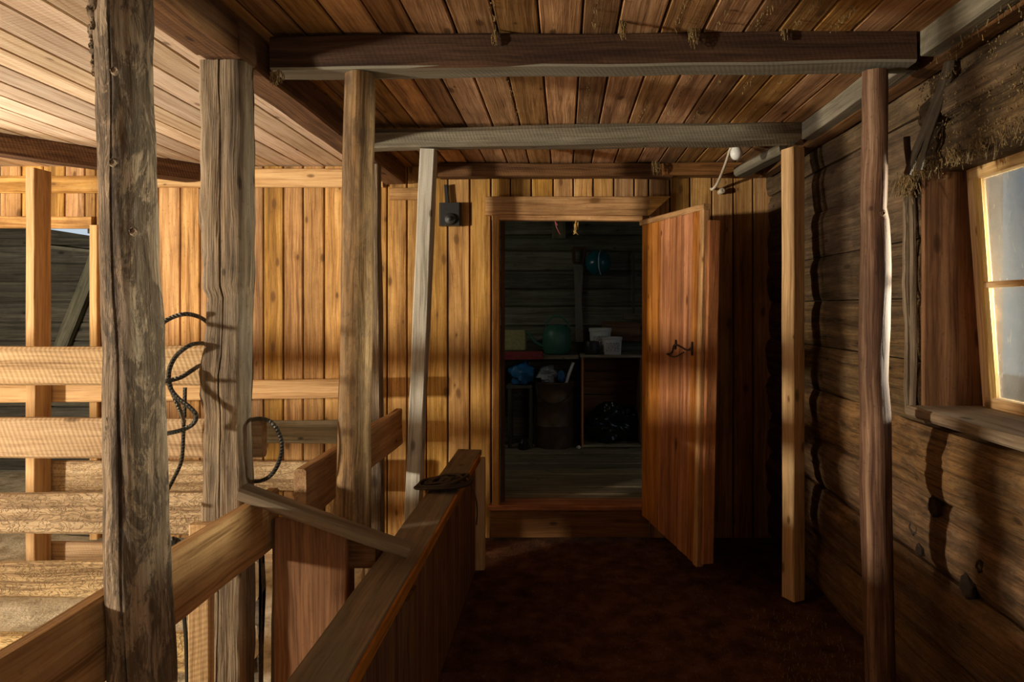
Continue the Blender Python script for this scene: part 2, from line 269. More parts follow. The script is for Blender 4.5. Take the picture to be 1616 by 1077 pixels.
# ---------------------------------------------------------------- mesh helpers
class MB:
    def __init__(s): s.v = []; s.f = []; s.gp = []; s.rn = []
    def vert(s, co, gp, r): s.v.append(tuple(co)); s.gp.append(gp); s.rn.append(r); return len(s.v)-1
    def sweep(s, pts, sect, up=(0, 0, 1), rnd=None, off=None, closed=False):
        pts = [Vector(p) for p in pts]; n = len(pts); up = Vector(up)
        r = random.random() if rnd is None else rnd
        off = off or (random.uniform(0, 50), random.uniform(0, 9), random.uniform(0, 9))
        L = 0; rings = []
        for i, p in enumerate(pts):
            if i: L += (p-pts[i-1]).length
            a = pts[max(i-1, 0)]; b = pts[min(i+1, n-1)]
            if closed: a = pts[i-1]; b = pts[(i+1) % n]
            t = (b-a).normalized(); V = (up-t*t.dot(up))
            if V.length < 1e-4: V = Vector((1, 0, 0))-t*t.x
            V.normalize(); U = t.cross(V)
            ring = []
            for (u, v) in sect(i, L):
                ring.append(s.vert(p+U*u+V*v, (L+off[0], u+off[1], v+off[2]), r))
            rings.append(ring)
        m = len(rings[0])
        for i in range(n-1 if not closed else n):
            A = rings[i]; B = rings[(i+1) % n]
            for j in range(m): s.f.append((A[j], A[(j+1) % m], B[(j+1) % m], B[j]))
        if not closed:
            for ring, p, e in ((rings[0], pts[0], 0), (rings[-1], pts[-1], 1)):
                s.f.append(tuple(ring if e else reversed(ring)))
        return s
    def board(s, p0, p1, w, t, up=(0, 0, 1), ch=.003, seg=None, wob=.0015, rnd=None, freq=1.5, rag=0.0):
        p0 = Vector(p0); p1 = Vector(p1); Ln = (p1-p0).length
        seg = seg or max(2, min(40, int(Ln/.10)))
        pts = [p0.lerp(p1, i/seg) for i in range(seg+1)]
        a, b = w/2, t/2; c = min(ch, a*.45, b*.45); ph = random.uniform(0, 100)
        base = []
        for (x0, y0, x1, y1) in ((-a+c, -b, a-c, -b), (a, -b+c, a, b-c), (a-c, b, -a+c, b), (-a, b-c, -a, -b+c)):
            k = 3 if (abs(x1-x0) > .07 or abs(y1-y0) > .07) else 1
            for q in range(k+1): base.append((x0+(x1-x0)*q/k, y0+(y1-y0)*q/k))
        def sect(i, L):
            o = []
            for j, (u, v) in enumerate(base):
                n1 = noise.noise(Vector((L*freq*2+ph, u*6, v*6+j*.05)))
                n2 = noise.noise(Vector((L*freq*2+ph+31, u*6+7, v*6)))
                n3 = noise.noise(Vector((L*14+ph, u*20, 3))) * rag
                o.append((u+(n1*wob*(1 if w > .012 else .3)) + (n3 if u > 0 else -n3), v+n2*wob))
            return o
        return s.sweep(pts, sect, up, rnd)
    def post(s, pts, rad, up=(0, 1, 0), n=2.0, m=40, asp=1.0, rough=.003, crack=None, step=.04, rnd=None, rf=9, extra=None):
        """pts: path; rad: radius per path point; n: superellipse power; crack: (angle fn, depth)"""
        P0 = [Vector(p) for p in pts]; out = []; rr = []
        for i in range(len(P0)-1):
            k = max(1, int((P0[i+1]-P0[i]).length/step))
            for q in range(k):
                f = q/k; f2 = f*f*(3-2*f)*.5+f*.5
                out.append(P0[i].lerp(P0[i+1], f2)); rr.append(rad[i]*(1-f2)+rad[i+1]*f2)
        out.append(P0[-1]); rr.append(rad[-1]); ph = random.uniform(0, 100)
        angs = [2*math.pi*j/m for j in range(m)]
        if crack:
            eps = .05
            angs = [0, eps, eps*2.2] + [eps*2.2+(2*math.pi-4.4*eps)*j/(m-5) for j in range(1, m-5)] + [-2.2*eps, -eps]
        def sect(i, L):
            o = []
            dr = crack[0](L) if crack else 0
            for j, a0 in enumerate(angs):
                a = a0+dr; c, d = math.cos(a), math.sin(a)
                e = (abs(c)**n+abs(d/asp)**n)**(-1/n) if n != 2 else (c*c+(d/asp)**2)**-.5
                R = rr[i]*e
                R += noise.noise(Vector((L*2.5+ph, c*1.5, d*1.5)))*rough*2.0 + noise.noise(Vector((L*rf+ph, c*4, d*4)))*rough
                if extra: R -= extra(L, a)
                if crack and j == 0: R -= crack[1]*min(1, max(0, .5+1.2*noise.noise(Vector((L*3+ph, 1, 2)))+.4))
                o.append((c*R, d*R))
            return o
        return s.sweep(out, sect, up, rnd)
    def tube(s, pts, r, m=8, smooth=4, rnd=None, taper=None):
        P0 = [Vector(p) for p in pts]
        if smooth and len(P0) > 2:
            o = []
            for i in range(len(P0)-1):
                a = P0[max(i-1, 0)]; b = P0[i]; c = P0[i+1]; d = P0[min(i+2, len(P0)-1)]
                for q in range(smooth):
                    t = q/smooth
                    o.append(.5*((2*b)+(c-a)*t+(2*a-5*b+4*c-d)*t*t+(3*b-a-3*c+d)*t**3))
            o.append(P0[-1]); P0 = o
        nn = len(P0); rn_ = random.random() if rnd is None else rnd
        up = Vector((0.13, .21, 1)); L = 0; rings = []
        t = (P0[1]-P0[0]).normalized(); V = (up-t*t.dot(up)).normalized()
        for i, p in enumerate(P0):
            if i: L += (p-P0[i-1]).length
            t = (P0[min(i+1, nn-1)]-P0[max(i-1, 0)]).normalized(); V = (V-t*t.dot(V)).normalized(); U = t.cross(V)
            R = r*(1 if not taper else 1+(taper-1)*i/(nn-1))
            rings.append([s.vert(p+U*R*math.cos(2*math.pi*j/m)+V*R*math.sin(2*math.pi*j/m), (L, 2*math.pi*j/m, 0), rn_) for j in range(m)])
        for i in range(nn-1):
            for j in range(m): s.f.append((rings[i][j], rings[i][(j+1) % m], rings[i+1][(j+1) % m], rings[i+1][j]))
        s.f.append(tuple(reversed(rings[0]))); s.f.append(tuple(rings[-1]))
        return s
    def lathe(s, c, prof, m=32, axis=(0, 0, 1), wob=0):
        """prof: list of (radius, height) from one end to the other; closes by fans if radius ~ 0"""
        c = Vector(c); ax = Vector(axis).normalized(); A = ax.orthogonal().normalized(); B = ax.cross(A); rings = []; rn_ = random.random()
        for k, (r, h) in enumerate(prof):
            ring = []
            for j in range(m):
                a = 2*math.pi*j/m; R = r*(1+wob*noise.noise(Vector((math.cos(a)*2, math.sin(a)*2, h*9+k))))
                ring.append(s.vert(c+ax*h+A*R*math.cos(a)+B*R*math.sin(a), (h, a*r, 0), rn_))
            rings.append(ring)
        for i in range(len(rings)-1):
            for j in range(m): s.f.append((rings[i][j], rings[i][(j+1) % m], rings[i+1][(j+1) % m], rings[i+1][j]))
        s.f.append(tuple(reversed(rings[0]))); s.f.append(tuple(rings[-1]))
        return s
    def blob(s, c, rx, ry, rz, amp=.2, freq=2.0, m=24, k=16, flat=None):
        c = Vector(c); rings = []; rn_ = random.random(); ph = random.uniform(0, 90)
        for i in range(k+1):
            th = math.pi*(i+.02)/(k+.04); ring = []
            for j in range(m):
                a = 2*math.pi*j/m; d = Vector((math.sin(th)*math.cos(a), math.sin(th)*math.sin(a), math.cos(th)))
                q = 1+amp*noise.noise(d*freq+Vector((ph, 0, 0)))+amp*.5*noise.noise(d*freq*2.7+Vector((0, ph, 0)))
                p = Vector((d.x*rx, d.y*ry, d.z*rz))*q
                if flat is not None and p.z < flat: p.z = flat
                ring.append(s.vert(c+p, (p.x, p.y, p.z), rn_))
            rings.append(ring)
        for i in range(k):
            for j in range(m): s.f.append((rings[i][j], rings[i+1][j], rings[i+1][(j+1) % m], rings[i][(j+1) % m]))
        s.f.append(tuple(rings[0])); s.f.append(tuple(reversed(rings[-1])))
        return s
    def prism(s, poly, t0, t1, axis='y'):
        """poly in (a, b); extruded from t0 to t1 along the axis"""
        def co(a, b, t): return {'y': (a, t, b), 'x': (t, a, b), 'z': (a, b, t)}[axis]
        r = random.random(); n = len(poly); o = random.uniform(0, 50)
        A = [s.vert(co(a, b, t0), (a+o, b, t0), r) for a, b in poly]; B = [s.vert(co(a, b, t1), (a+o, b, t1), r) for a, b in poly]
        s.f.append(tuple(A)); s.f.append(tuple(reversed(B)))
        for j in range(n): s.f.append((A[j], B[j], B[(j+1) % n], A[(j+1) % n]))
        return s
    def build(s, name, mat, parent=None, smooth=35):
        me = bpy.data.meshes.new(name)
        org = Vector((0, 0, 0))
        if parent is None and s.v:
            xs = [v[0] for v in s.v]; ys = [v[1] for v in s.v]; zs = [v[2] for v in s.v]
            org = Vector(((min(xs)+max(xs))/2, (min(ys)+max(ys))/2, min(zs)))
        elif parent is not None:
            org = parent.matrix_world.translation.copy() if False else abs_loc(parent)
        me.from_pydata([tuple(Vector(v)-org) for v in s.v], [], s.f)
        a = me.attributes.new('gp', 'FLOAT_VECTOR', 'POINT'); a.data.foreach_set('vector', [x for g in s.gp for x in g])
        a = me.attributes.new('rnd', 'FLOAT', 'POINT'); a.data.foreach_set('value', s.rn)
        me.materials.append(mat if not isinstance(mat, str) else W[mat])
        import bmesh
        bm = bmesh.new(); bm.from_mesh(me); bmesh.ops.recalc_face_normals(bm, faces=bm.faces); bm.to_mesh(me); bm.free()
        me.polygons.foreach_set('use_smooth', [True]*len(me.polygons))
        if hasattr(me, 'set_sharp_from_angle'): me.set_sharp_from_angle(angle=math.radians(smooth))
        o = bpy.data.objects.new(name, me); COL.objects.link(o)
        if parent is not None: o.parent = parent
        else: o.location = org
        return o
def abs_loc(o):
    p = Vector(o.location)
    while o.parent: o = o.parent; p += Vector(o.location)
    return p
def tag(o, label, cat, group=None, kind=None):
    o['label'] = label; o['category'] = cat
    if group: o['group'] = group
    if kind: o['kind'] = kind
    return o
def thing(name, loc, label, cat, group=None):
    o = bpy.data.objects.new(name, None); COL.objects.link(o); o.location = loc; o.empty_display_size = .1
    return tag(o, label, cat, group)
def struct(o, label=None):
    o['kind'] = 'structure'
    if label: o['label'] = label
    return o
Z = lambda rel: CH+rel                         # height from height relative to the eye

# ---------------------------------------------------------------- shell
WX = 1.20      # inner face of the log wall
BY = 4.02      # face of the boarded end wall
CZ = Z(.83)    # underside of ceiling boards
XL = -6.4; YF = -1.8
def floor_mesh(name, x0, x1, y0, y1, z, mat, amp=.008, st=.08):
    b = MB(); nx = int((x1-x0)/st)+1; ny = int((y1-y0)/st)+1
    for j in range(ny+1):
        for i in range(nx+1):
            x = x0+(x1-x0)*i/nx; y = y0+(y1-y0)*j/ny
            b.vert((x, y, z-.012+amp*noise.noise(Vector((x*3, y*3, 1)))+amp*.5*noise.noise(Vector((x*9, y*9, 1)))), (x, y, 0), .5)
    for j in range(ny):
        for i in range(nx):
            k = j*(nx+1)+i; b.f.append((k, k+1, k+nx+2, k+nx+1))
    k0 = len(b.v)
    for (x, y) in ((x0, y0), (x1, y0), (x1, y1), (x0, y1)): b.vert((x, y, z-.12), (x, y, 0), .5)
    b.f.append((k0+3, k0+2, k0+1, k0))
    return struct(b.build(name, mat))
floor_mesh('floor', -.50, 1.42, YF, 4.12, 0, 'aislefloor', .012)
floor_mesh('floor', XL, -.50, YF, 4.12, 0, 'penfloor', .02)
# ceilings
def ceiling(name, x0, x1, y0, y1, mat, wmin, wmax):
    b = MB(); x = x0
    while x < x1:
        wd = random.uniform(wmin, wmax); wd = min(wd, x1-x+.001)
        b.board((x+wd/2, y0, CZ+.011), (x+wd/2, y1, CZ+.011), wd-.0055, .022, ch=.004, wob=.0012, seg=30)
        x += wd
    b.prism([(x0, y0), (x1, y0), (x1, y1), (x0, y1)], CZ+.024, CZ+.05, 'z')
    return struct(b.build(name, mat))
ceiling('ceiling', -1.0, 1.40, YF, BY+.1, 'ceil', .10, .135)
ceiling('ceiling', XL, -1.0, YF, BY+.1, 'ceil_pen', .125, .15)
# ceiling grime joint between boards is real gap; end wall
def vboards(b, x0, x1, zf, zt, y, wd=(.115, .13), t=.02):
    x = x0
    while x < x1-.01:
        q = min(random.uniform(*wd), x1-x)
        if x1-(x+q) < .04: q = x1-x
        b.board((x+q/2, y+t/2, zf), (x+q/2, y+t/2+random.uniform(0, .002), zt), q-.0075, t, up=(0, 1, 0), ch=.004, wob=.0010)
        x += q
wb_ = MB()
vboards(wb_, -2.76, -.43, 0, CZ, BY)                 # pen side
vboards(wb_, -.43, .50, Z(.515), CZ, BY)              # above the store door
vboards(wb_, .50, 1.26, 0, CZ, BY)
vboards(wb_, XL, -2.76, Z(.48), CZ, BY)              # above the byre opening
struct(wb_.build('wall_back', 'wall_pine'))
bk = MB()
for (x0, x1, z0, z1) in ((-2.74, -.43, 0, CZ), (-.43, .50, Z(.53), CZ), (.50, 1.38, 0, CZ), (XL, -2.74, Z(.49), CZ)):
    bk.prism([(x0, z0), (x1, z0), (x1, z1), (x0, z1)], BY+.023, BY+.09, 'y')
struct(bk.build('wall_back', 'dark'))
# riser under the store door
rs = MB(); rs.board((-.43, BY-.01, Z(-1.27)), (.50, BY-.01, Z(-1.27)), .03, .16, wob=.003)
struct(rs.build('trim_4', 'panel'))
th = MB(); th.board((-.44, BY+.04, Z(-1.175)), (.51, BY+.04, Z(-1.175)), .16, .035, wob=.004, ch=.01)
struct(th.build('trim_5', 'door'), 'worn threshold board of the store door')
# other walls outside the view
def logs(b, x, ya, yb, courses, thick, seed, amp=.006, bulge=.018, axis='y'):
    for (z0, z1) in courses:
        h = z1-z0; ph = seed+z0*13; bl = bulge*random.uniform(.6, 1.25); sh = random.uniform(-.008, .012)
        n = max(2, int(abs(yb-ya)/.035)); pts = [((x, ya+(yb-ya)*i/n, (z0+z1)/2) if axis == 'y' else (ya+(yb-ya)*i/n, x, (z0+z1)/2)) for i in range(n+1)]
        m = 16; base = []
        for j in range(m):          # face towards the room = first half
            t = j/(m-1); v = -h/2+.002+(h-.004)*t
            e = 1-abs(2*t-1)**3.2
            base.append((e, v))
        rnd = random.random(); off = (random.uniform(0, 50), random.uniform(0, 9), random.uniform(0, 9))
        def sect(i, L, base=base, ph=ph, bl=bl, sh=sh, h=h):
            o = []
            for (e, v) in base:
                d = bl*(e-1)+sh+noise.noise(Vector((L*2+ph, v*9, 1)))*amp*1.6+noise.noise(Vector((L*9+ph, v*40, 1)))*amp*.5
                d += -amp*1.0*max(0, noise.noise(Vector((L*5+ph, v*60, 5))))
                o.append((-d if axis == 'y' else -d, v))
            o.append((thick, h/2-.002)); o.append((thick, -h/2+.002))
            return o
        b.sweep(pts, sect, (0, 0, 1), rnd, off)
zc = [0, .25, .50, .74, .965, 1.175, 1.39, 1.595, 1.81, 2.01, 2.22]
WY0, WY1 = 1.25, 2.27                                     # window opening along the wall
WZ0, WZ1 = Z(-.345), Z(.47)
up_b, lo_b = MB(), MB()
for k in range(len(zc)-1):
    z0, z1 = zc[k], zc[k+1]
    tgt = lo_b if k < 4 else up_b
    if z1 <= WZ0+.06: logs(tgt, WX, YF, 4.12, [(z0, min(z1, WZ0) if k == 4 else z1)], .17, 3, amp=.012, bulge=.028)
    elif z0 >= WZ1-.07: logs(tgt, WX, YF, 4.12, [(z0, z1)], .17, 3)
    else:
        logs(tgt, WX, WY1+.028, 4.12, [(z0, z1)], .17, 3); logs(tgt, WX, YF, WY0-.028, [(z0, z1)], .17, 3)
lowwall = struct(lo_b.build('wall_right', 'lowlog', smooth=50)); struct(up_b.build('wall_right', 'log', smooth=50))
for (px, py, rr_) in ((1472, 800, .022), (1441, 832, .020), (1524, 926, .024), (1545, 895, .012), (1450, 868, .014)):
    y_ = 1.197*F/(px-890); q = MB()
    q.lathe(P(px, py, y_), [(rr_*1.5, .012), (rr_*1.35, -.001), (rr_*1.1, -.003), (rr_*.8, .000), (rr_*.4, .005)], 18, axis=(1, 0, 0), wob=.55); q.build('knot', 'barkhole', lowwall)['label'] = 'dark rotten knot in the log'
bk = MB()
bk.prism([(YF, 0), (4.1, 0), (4.1, WZ0-.02), (YF, WZ0-.02)], WX+.10, WX+.16, 'x')
bk.prism([(YF, WZ1+.02), (4.1, WZ1+.02), (4.1, 2.2), (YF, 2.2)], WX+.10, WX+.16, 'x')
bk.prism([(WY1+.03, WZ0-.02), (4.1, WZ0-.02), (4.1, WZ1+.02), (WY1+.03, WZ1+.02)], WX+.10, WX+.16, 'x')
bk.prism([(YF, WZ0-.02), (WY0-.03, WZ0-.02), (WY0-.03, WZ1+.02), (YF, WZ1+.02)], WX+.10, WX+.16, 'x')
struct(bk.build('wall_right', 'dark'))
lw = MB(); logs(lw, YF, XL, 1.4, [(zc[k], zc[k+1]) for k in range(len(zc)-1)], -.17, 9, axis='x')
struct(lw.build('wall_front', 'log', smooth=50))
lw = MB(); logs(lw, XL, YF, 6.2, [(zc[k], zc[k+1]) for k in range(len(zc)-1)], -.17, 9)
struct(lw.build('wall_left', 'log', smooth=50))

# ---------------------------------------------------------------- rooms behind the openings
SY = 6.15; SF = Z(-1.17)
def hwall(b, x0, x1, y, z0, z1, hh=.17, t=.03, gap=.006):
    z = z0
    while z < z1-.02:
        q = min(random.uniform(hh*.85, hh*1.15), z1-z)
        b.board((x0, y, z+q/2), (x1, y, z+q/2), t, q-gap, wob=.006, ch=.012)
        z += q
b = MB(); hwall(b, -1.3, 1.9, SY+.02, SF, 2.2); b.prism([(-1.3, 0), (1.9, 0), (1.9, 2.2), (-1.3, 2.2)], SY+.05, SY+.08, 'y'); struct(b.build('wall_storeroom_back', 'store'))
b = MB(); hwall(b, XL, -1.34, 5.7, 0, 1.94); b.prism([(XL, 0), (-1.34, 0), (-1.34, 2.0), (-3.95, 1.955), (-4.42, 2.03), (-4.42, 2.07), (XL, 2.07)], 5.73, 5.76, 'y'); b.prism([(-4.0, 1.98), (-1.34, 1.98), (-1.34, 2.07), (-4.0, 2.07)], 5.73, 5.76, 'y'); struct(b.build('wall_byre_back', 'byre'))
b = MB()
for x, ya, yb in ((-1.32, BY+.1, SY), (1.9, BY+.1, SY)):
    z = 0
    while z < 2.2: b.board((x, ya, z+.09), (x, yb, z+.09), .03, .175, wob=.004, ch=.01); z += .18
struct(b.build('wall_storeroom_side', 'store'))
b = MB(); y = BY+.12
while y < SY:
    q = random.uniform(.13, .19); b.board((-1.3, y+q/2, SF-.02), (1.9, y+q/2, SF-.02+random.uniform(-.003, .003)), q-.006, .035, wob=.005, ch=.006); y += q
struct(b.build('floor', 'storefloor'))
floor_mesh('floor', XL, -1.34, BY+.1, 6.2, 0, 'penfloor')
b = MB(); b.prism([(-1.34, BY+.1), (1.95, BY+.1), (1.95, 6.3), (-1.34, 6.3)], 2.2, 2.26, 'z'); b.prism([(XL, BY+.1), (-1.34, BY+.1), (-1.34, 5.72), (XL, 5.72)], 2.07, 2.10, 'z')
struct(b.build('ceiling', 'store'))

# ---------------------------------------------------------------- trim of the end wall
def tboard(name, p0, p1, w_, t, mat, up=(0, 1, 0), label=None, **kw):
    b = MB(); b.board(p0, p1, w_, t, up=up, **kw); return struct(b.build(name, mat), label)
# pale plank at top of pen wall
tboard('trim_1', (-2.62, BY-.017, Z(.757)), (-1.06, BY-.017, Z(.757)), .108, .034, 'fresh', label='pale pine plank along the top of the boarded pen wall', ch=.006)
tboard('trim_2', (-1.02, BY-.012, Z(.665)), (-.84, BY-.012, Z(.665)), .07, .024, 'wall_pine')
# door surround
hb = MB(); hb.prism([(-.455, Z(.645)), (.635, Z(.655)), (.53, Z(.555)), (.50, Z(.525)), (-.455, Z(.54))], BY-.03, BY-.002, 'y')
dt = MB(); 
hdr = MB(); hdr.board((-.46, BY-.018, Z(.592)), (.50, BY-.018, Z(.592)), .112, .032, up=(0, 1, 0), ch=.005)
hdr.prism([(.49, Z(.648)), (.625, Z(.648)), (.50, Z(.536)), (.49, Z(.536))], BY-.034, BY-.003, 'y')
struct(hdr.build('trim_3', 'wall_pine'), 'broad header board over the store door with slanted right end')
tboard('trim_6', (-.42, BY+.0, Z(.525)), (.46, BY+.0, Z(.520)), .028, .055, 'wall_pine', ch=.003)
tboard('trim_7', (-.400, BY-.005, Z(-1.16)), (-.400, BY-.005, Z(.535)), .042, .05, 'wall_pine')
tboard('trim_8', (.49, BY+.035, Z(-1.16)), (.49, BY+.035, Z(.535)), .04, .06, 'wall_pine')
tboard('trim_9', (-.365, BY+.06, Z(-1.16)), (-.365, BY+.06, Z(.515)), .02, .05, 'brown_beam')
# byre opening surround
tboard('trim_10', (XL, BY-.015, Z(.515)), (-2.765, BY-.015, Z(.495)), .07, .028, 'wall_pine')
tboard('trim_11', (XL, BY-.012, Z(.72)), (-2.62, BY-.012, Z(.72)), .10, .022, 'wall_pine')
tboard('trim_12', (-2.75, BY-.018, 0), (-2.75, BY-.018, Z(.48)), .045, .034, 'fresh')
# inside byre: lintel plank, slanted brace
b = MB(); b.board(P(72, 520, 5.65)+Vector((-.2, 0, -1.0)), P(150, 385, 5.65)+Vector((.1, 0, .1)), .11, .05, up=(0, 1, 0), wob=.004)
tag(b.build('diagonal_brace', 'store'), 'slanted grey brace plank seen through the dark opening at far left', 'brace')
b = MB(); b.board(P(60, 388, 5.612), P(170, 400, 5.612), .03, .03, up=(0, 1, 0))
tag(b.build('thin_batten', 'store'), 'thin horizontal batten on the dark wall behind the far left opening', 'batten')

# ---------------------------------------------------------------- ceiling beams
def beam(name, p0, p1, w_, t, mat, label, group=None, **kw):
    b = MB(); b.board(p0, p1, w_, t, **kw); return tag(b.build(name, mat), label, 'beam', group)
beam('ceiling_beam', (-.885, 2.105, Z(.768)), (1.06, 2.105, Z(.788)), .105, .100, 'near_beam', 'near cross beam under the aisle ceiling, dark sawn timber with greyish underside', wob=.006, ch=.006)
beam('ceiling_beam', (-.885, 3.13, Z(.765)), (1.07, 3.13, Z(.798)), .13, .088, 'grey', 'second cross beam under the aisle ceiling, weathered grey, above the light bulb', wob=.012, ch=.02)
beam('ceiling_beam', (-.72, 3.94, Z(.785)), (.62, 3.94, Z(.785)), .10, .075, 'brown_beam', 'dark thin beam against end wall above the store door header', wob=.006)
beam('ceiling_beam', (.56, 3.90, Z(.783)), (1.12, 3.90, Z(.783)), .10, .068, 'panel', 'short reddish beam piece at end wall behind the bulb', wob=.010)
beam('ceiling_beam', (-.985, YF, Z(.77)), (-.985, 1.93, Z(.77)), .125, .115, 'brown_beam', 'long side beam over the stall rail, nearer part above the cracked squared post', wob=.006, ch=.008)
beam('ceiling_beam', (-.985, 1.94, Z(.772)), (-.985, 3.98, Z(.772)), .125, .110, 'brown_beam', 'long side beam over the stall rail, farther part running to end wall', wob=.006, ch=.008)
beam('ceiling_beam', (1.095, YF, Z(.79)), (1.095, 2.05, Z(.79)), .055, .075, 'grey', 'grey wall beam piece above the window at upper right', wob=.005)
beam('ceiling_beam', (1.095, 2.16, Z(.79)), (1.095, 3.06, Z(.79)), .055, .075, 'grey', 'grey wall beam piece between both cross beams along log wall', wob=.005)
beam('wall_plate', (1.152, YF, Z(.785)), (1.152, 3.9, Z(.785)), .06, .085, 'brown_beam', 'dark wall plate with bright lower edge along top of the log wall', wob=.004)
beam('ceiling_beam', (-3.25, 2.62, Z(.78)), (-2.15, 3.98, Z(.78)), .11, .10, 'brown_beam', 'skewed brown beam under the pen ceiling at upper left', wob=.006)
beam('corner_log', (.98, 3.78, Z(.75)), (1.12, 3.42, Z(.80)), .10, .06, 'grey', 'grey log stub in the far right ceiling corner behind the bulb', wob=.012, ch=.015)

# ---------------------------------------------------------------- posts
def post_px(name, rows, d, mat, label, floor=True, top=None, **kw):
    """rows: (py, left px, right px)"""
    pts, rad = [], []
    for (py, l, r) in rows:
        pts.append(P((l+r)/2, py, d)); rad.append((r-l)/2/F*d)
    if top is not None: pts[0].z = top
    if floor: q = pts[-1].copy(); q.z = -.01; pts.append(q); rad.append(rad[-1]*1.02)
    b = MB(); b.post(pts, rad, **kw); return b
# 1 big half-barked log in front
d1 = 1.33
rows = [(-180, 158, 236), (0, 158, 236), (40, 156, 238), (90, 159, 236), (150, 161, 237), (250, 162, 241), (330, 163, 243), (420, 165, 245), (470, 166, 249), (520, 169, 254),
        (560, 171, 254), (640, 170, 255), (760, 171, 258), (860, 172, 262), (930, 175, 265), (1000, 178, 268), (1077, 180, 273)]
b = post_px('x', rows, d1, None, '', top=CZ, m=64, rough=.0028, crack=(lambda L: -math.pi/2+.22*noise.noise(Vector((L*2.2, 3, 1)))+.02*L, .016), step=.02)
p1 = b.build('log_post', 'barklog', smooth=60)
tag(p1, 'thick half-barked round log post standing nearest the camera at left', 'post')
bb = MB()
for k in range(70):
    t_ = random.random()**1.4; a = math.radians(random.uniform(165, 255-60*t_)); py = -10+t_*125
    cc = P(197, py, d1); R_ = .047+random.uniform(.0, .006)
    bb.blob(cc+Vector((math.cos(a)*R_, math.sin(a)*R_, 0)), random.uniform(.004, .009), random.uniform(.004, .008), random.uniform(.005, .013), .9, 4, 12, 8)
bb.build('bark_flake', 'barkmass', p1)['label'] = 'crumbling bark at the top of the post'
bb = MB(); bb.board(P(168, 640, d1-.02), P(172, 470, d1-.025), .014, .004, up=(0, 1, 0), rag=.004, wob=.006, seg=16)
bb.build('bark_strip', 'oldpost', p1)
for (px, py) in ((183, 113), (181, 258), (213, 366), (177, 662)):
    kb = MB(); kb.lathe(P(px, py, d1-.043), [(.008, 0), (.009, .004), (.006, .008), (.002, .006)], 14, axis=(.1, -1, .1), wob=.4); kb.build('knot', 'barklog', p1)
# 2 cracked squared post
d2 = 2.01
c2 = MB()
rows = [(83, 313, 381), (150, 313, 381), (200, 316, 382), (260, 315, 381), (330, 315, 382), (400, 318, 381), (452, 318, 380), (470, 325, 379), (520, 323, 378), (560, 319, 378), (590, 314, 378), (620, 314, 377), (650, 319, 377), (720, 318, 379), (800, 316, 381), (900, 312, 380)]
pts, rad = [], []
for (py, l, r) in rows: pts.append(P((l+r)/2+12, py, d2)); rad.append((r-l+2)/2/F*d2)
pts[0].z = Z(.712); q = pts[-1].copy(); q.z = -.01; pts.append(q); rad.append(rad[-1])
c2.post(pts, rad, n=7, m=84, asp=.80, rough=.0035, extra=lambda L, a: (.010*max(0, noise.noise(Vector((L*26, a*3, 4)))+.15)*max(0, -math.cos(a))**3*(1 if .45 < L < 1.6 else .3)), crack=(lambda L: -math.pi/2+.10*noise.noise(Vector((L*2.5, 3, 1)))-.02, .03), step=.02, rf=14)
p2 = c2.build('squared_post', 'oldpost', smooth=50)
tag(p2, 'heavy weathered squared post with long crack, wire rope hung round it', 'post')
sp = MB(); sp.board(P(327, 455, 1.985), P(321, 300, 1.985), .010, .03, up=(0, 1, 0), rag=.006, wob=.01, seg=24)
sp.build('splinter', 'oldpost', p2)
# 3 round pole under near beam
d3 = 2.11
rows = [(122, 546, 592), (180, 544, 592), (260, 541, 590), (340, 541, 589), (450, 540, 588), (560, 537, 586), (680, 534, 584), (845, 531, 583)]
b = post_px('x', rows, d3, None, '', floor=False, top=Z(.718), m=40, rough=.0022, step=.03)
tag(b.build('round_post', 'pole', smooth=60), 'peeled round pole post under the near cross beam, left of the manger', 'post')
zb3 = CH-(845-485)/F*d3
b = MB(); b.board((-.85, 2.115, zb3-.045), (-.572, 2.115, zb3-.045), .09, .086, wob=.003); b.board((-.71, 2.12, 0), (-.71, 2.12, zb3-.09), .10, .07, up=(0, 1, 0), wob=.003)
tag(b.build('bearer_block', 'brown_beam'), 'dark bearer under the round pole post behind brown panel', 'bearer')
# 4 grey squared post, leaning
b = MB(); b.board(P(646, 957, 3.12)*1.0, P(677, 238, 3.12), .066, .085, up=(0, 1, 0), wob=.003, ch=.004)
tag(b.build('squared_post', 'palegrey'), 'pale grey leaning square post beside the black switch box', 'post')
# 4b behind
b = MB(); b.board((-.945, 3.44, 0), (-.965, 3.44, Z(.715)), .07, .075, up=(0, 1, 0), wob=.005, ch=.004)
tag(b.build('squared_post', 'oldpost'), 'slim squared post half hidden behind the round pole post', 'post')
# 5 right squared
b = MB(); b.board((1.072, 3.19, 0), (1.070, 3.19, Z(.74)), .070, .08, up=(-.45, 1, 0), wob=.004, ch=.004)
tag(b.build('squared_post', 'fresh'), 'light squared post at right beside the open door, one side brightly lit', 'post')
# 6 right wobbly pole
d6 = 2.11
rows = [(93, 1363, 1400), (150, 1362, 1400), (250, 1360, 1399), (330, 1358, 1397), (350, 1359, 1401), (420, 1358, 1404), (520, 1357, 1403), (600, 1358, 1400), (650, 1360, 1404), (680, 1360, 1405), (760, 1359, 1405), (850, 1361, 1406), (950, 1364, 1408), (1077, 1368, 1411)]
b = post_px('x', rows, d6, None, '', top=Z(.728), m=40, rough=.002, step=.03)
p6 = b.build('round_post', 'darkpole', smooth=60); tag(p6, 'dark wavy round pole post under near beam in front of the window', 'post')
kb = MB(); kb.lathe(P(1392, 337, d6-.043), [(.007, 0), (.010, .002), (.010, .006), (.004, .009), (.003, .004)], 16, axis=(.2, -1, 0)); kb.build('knot', 'darkpole', p6)
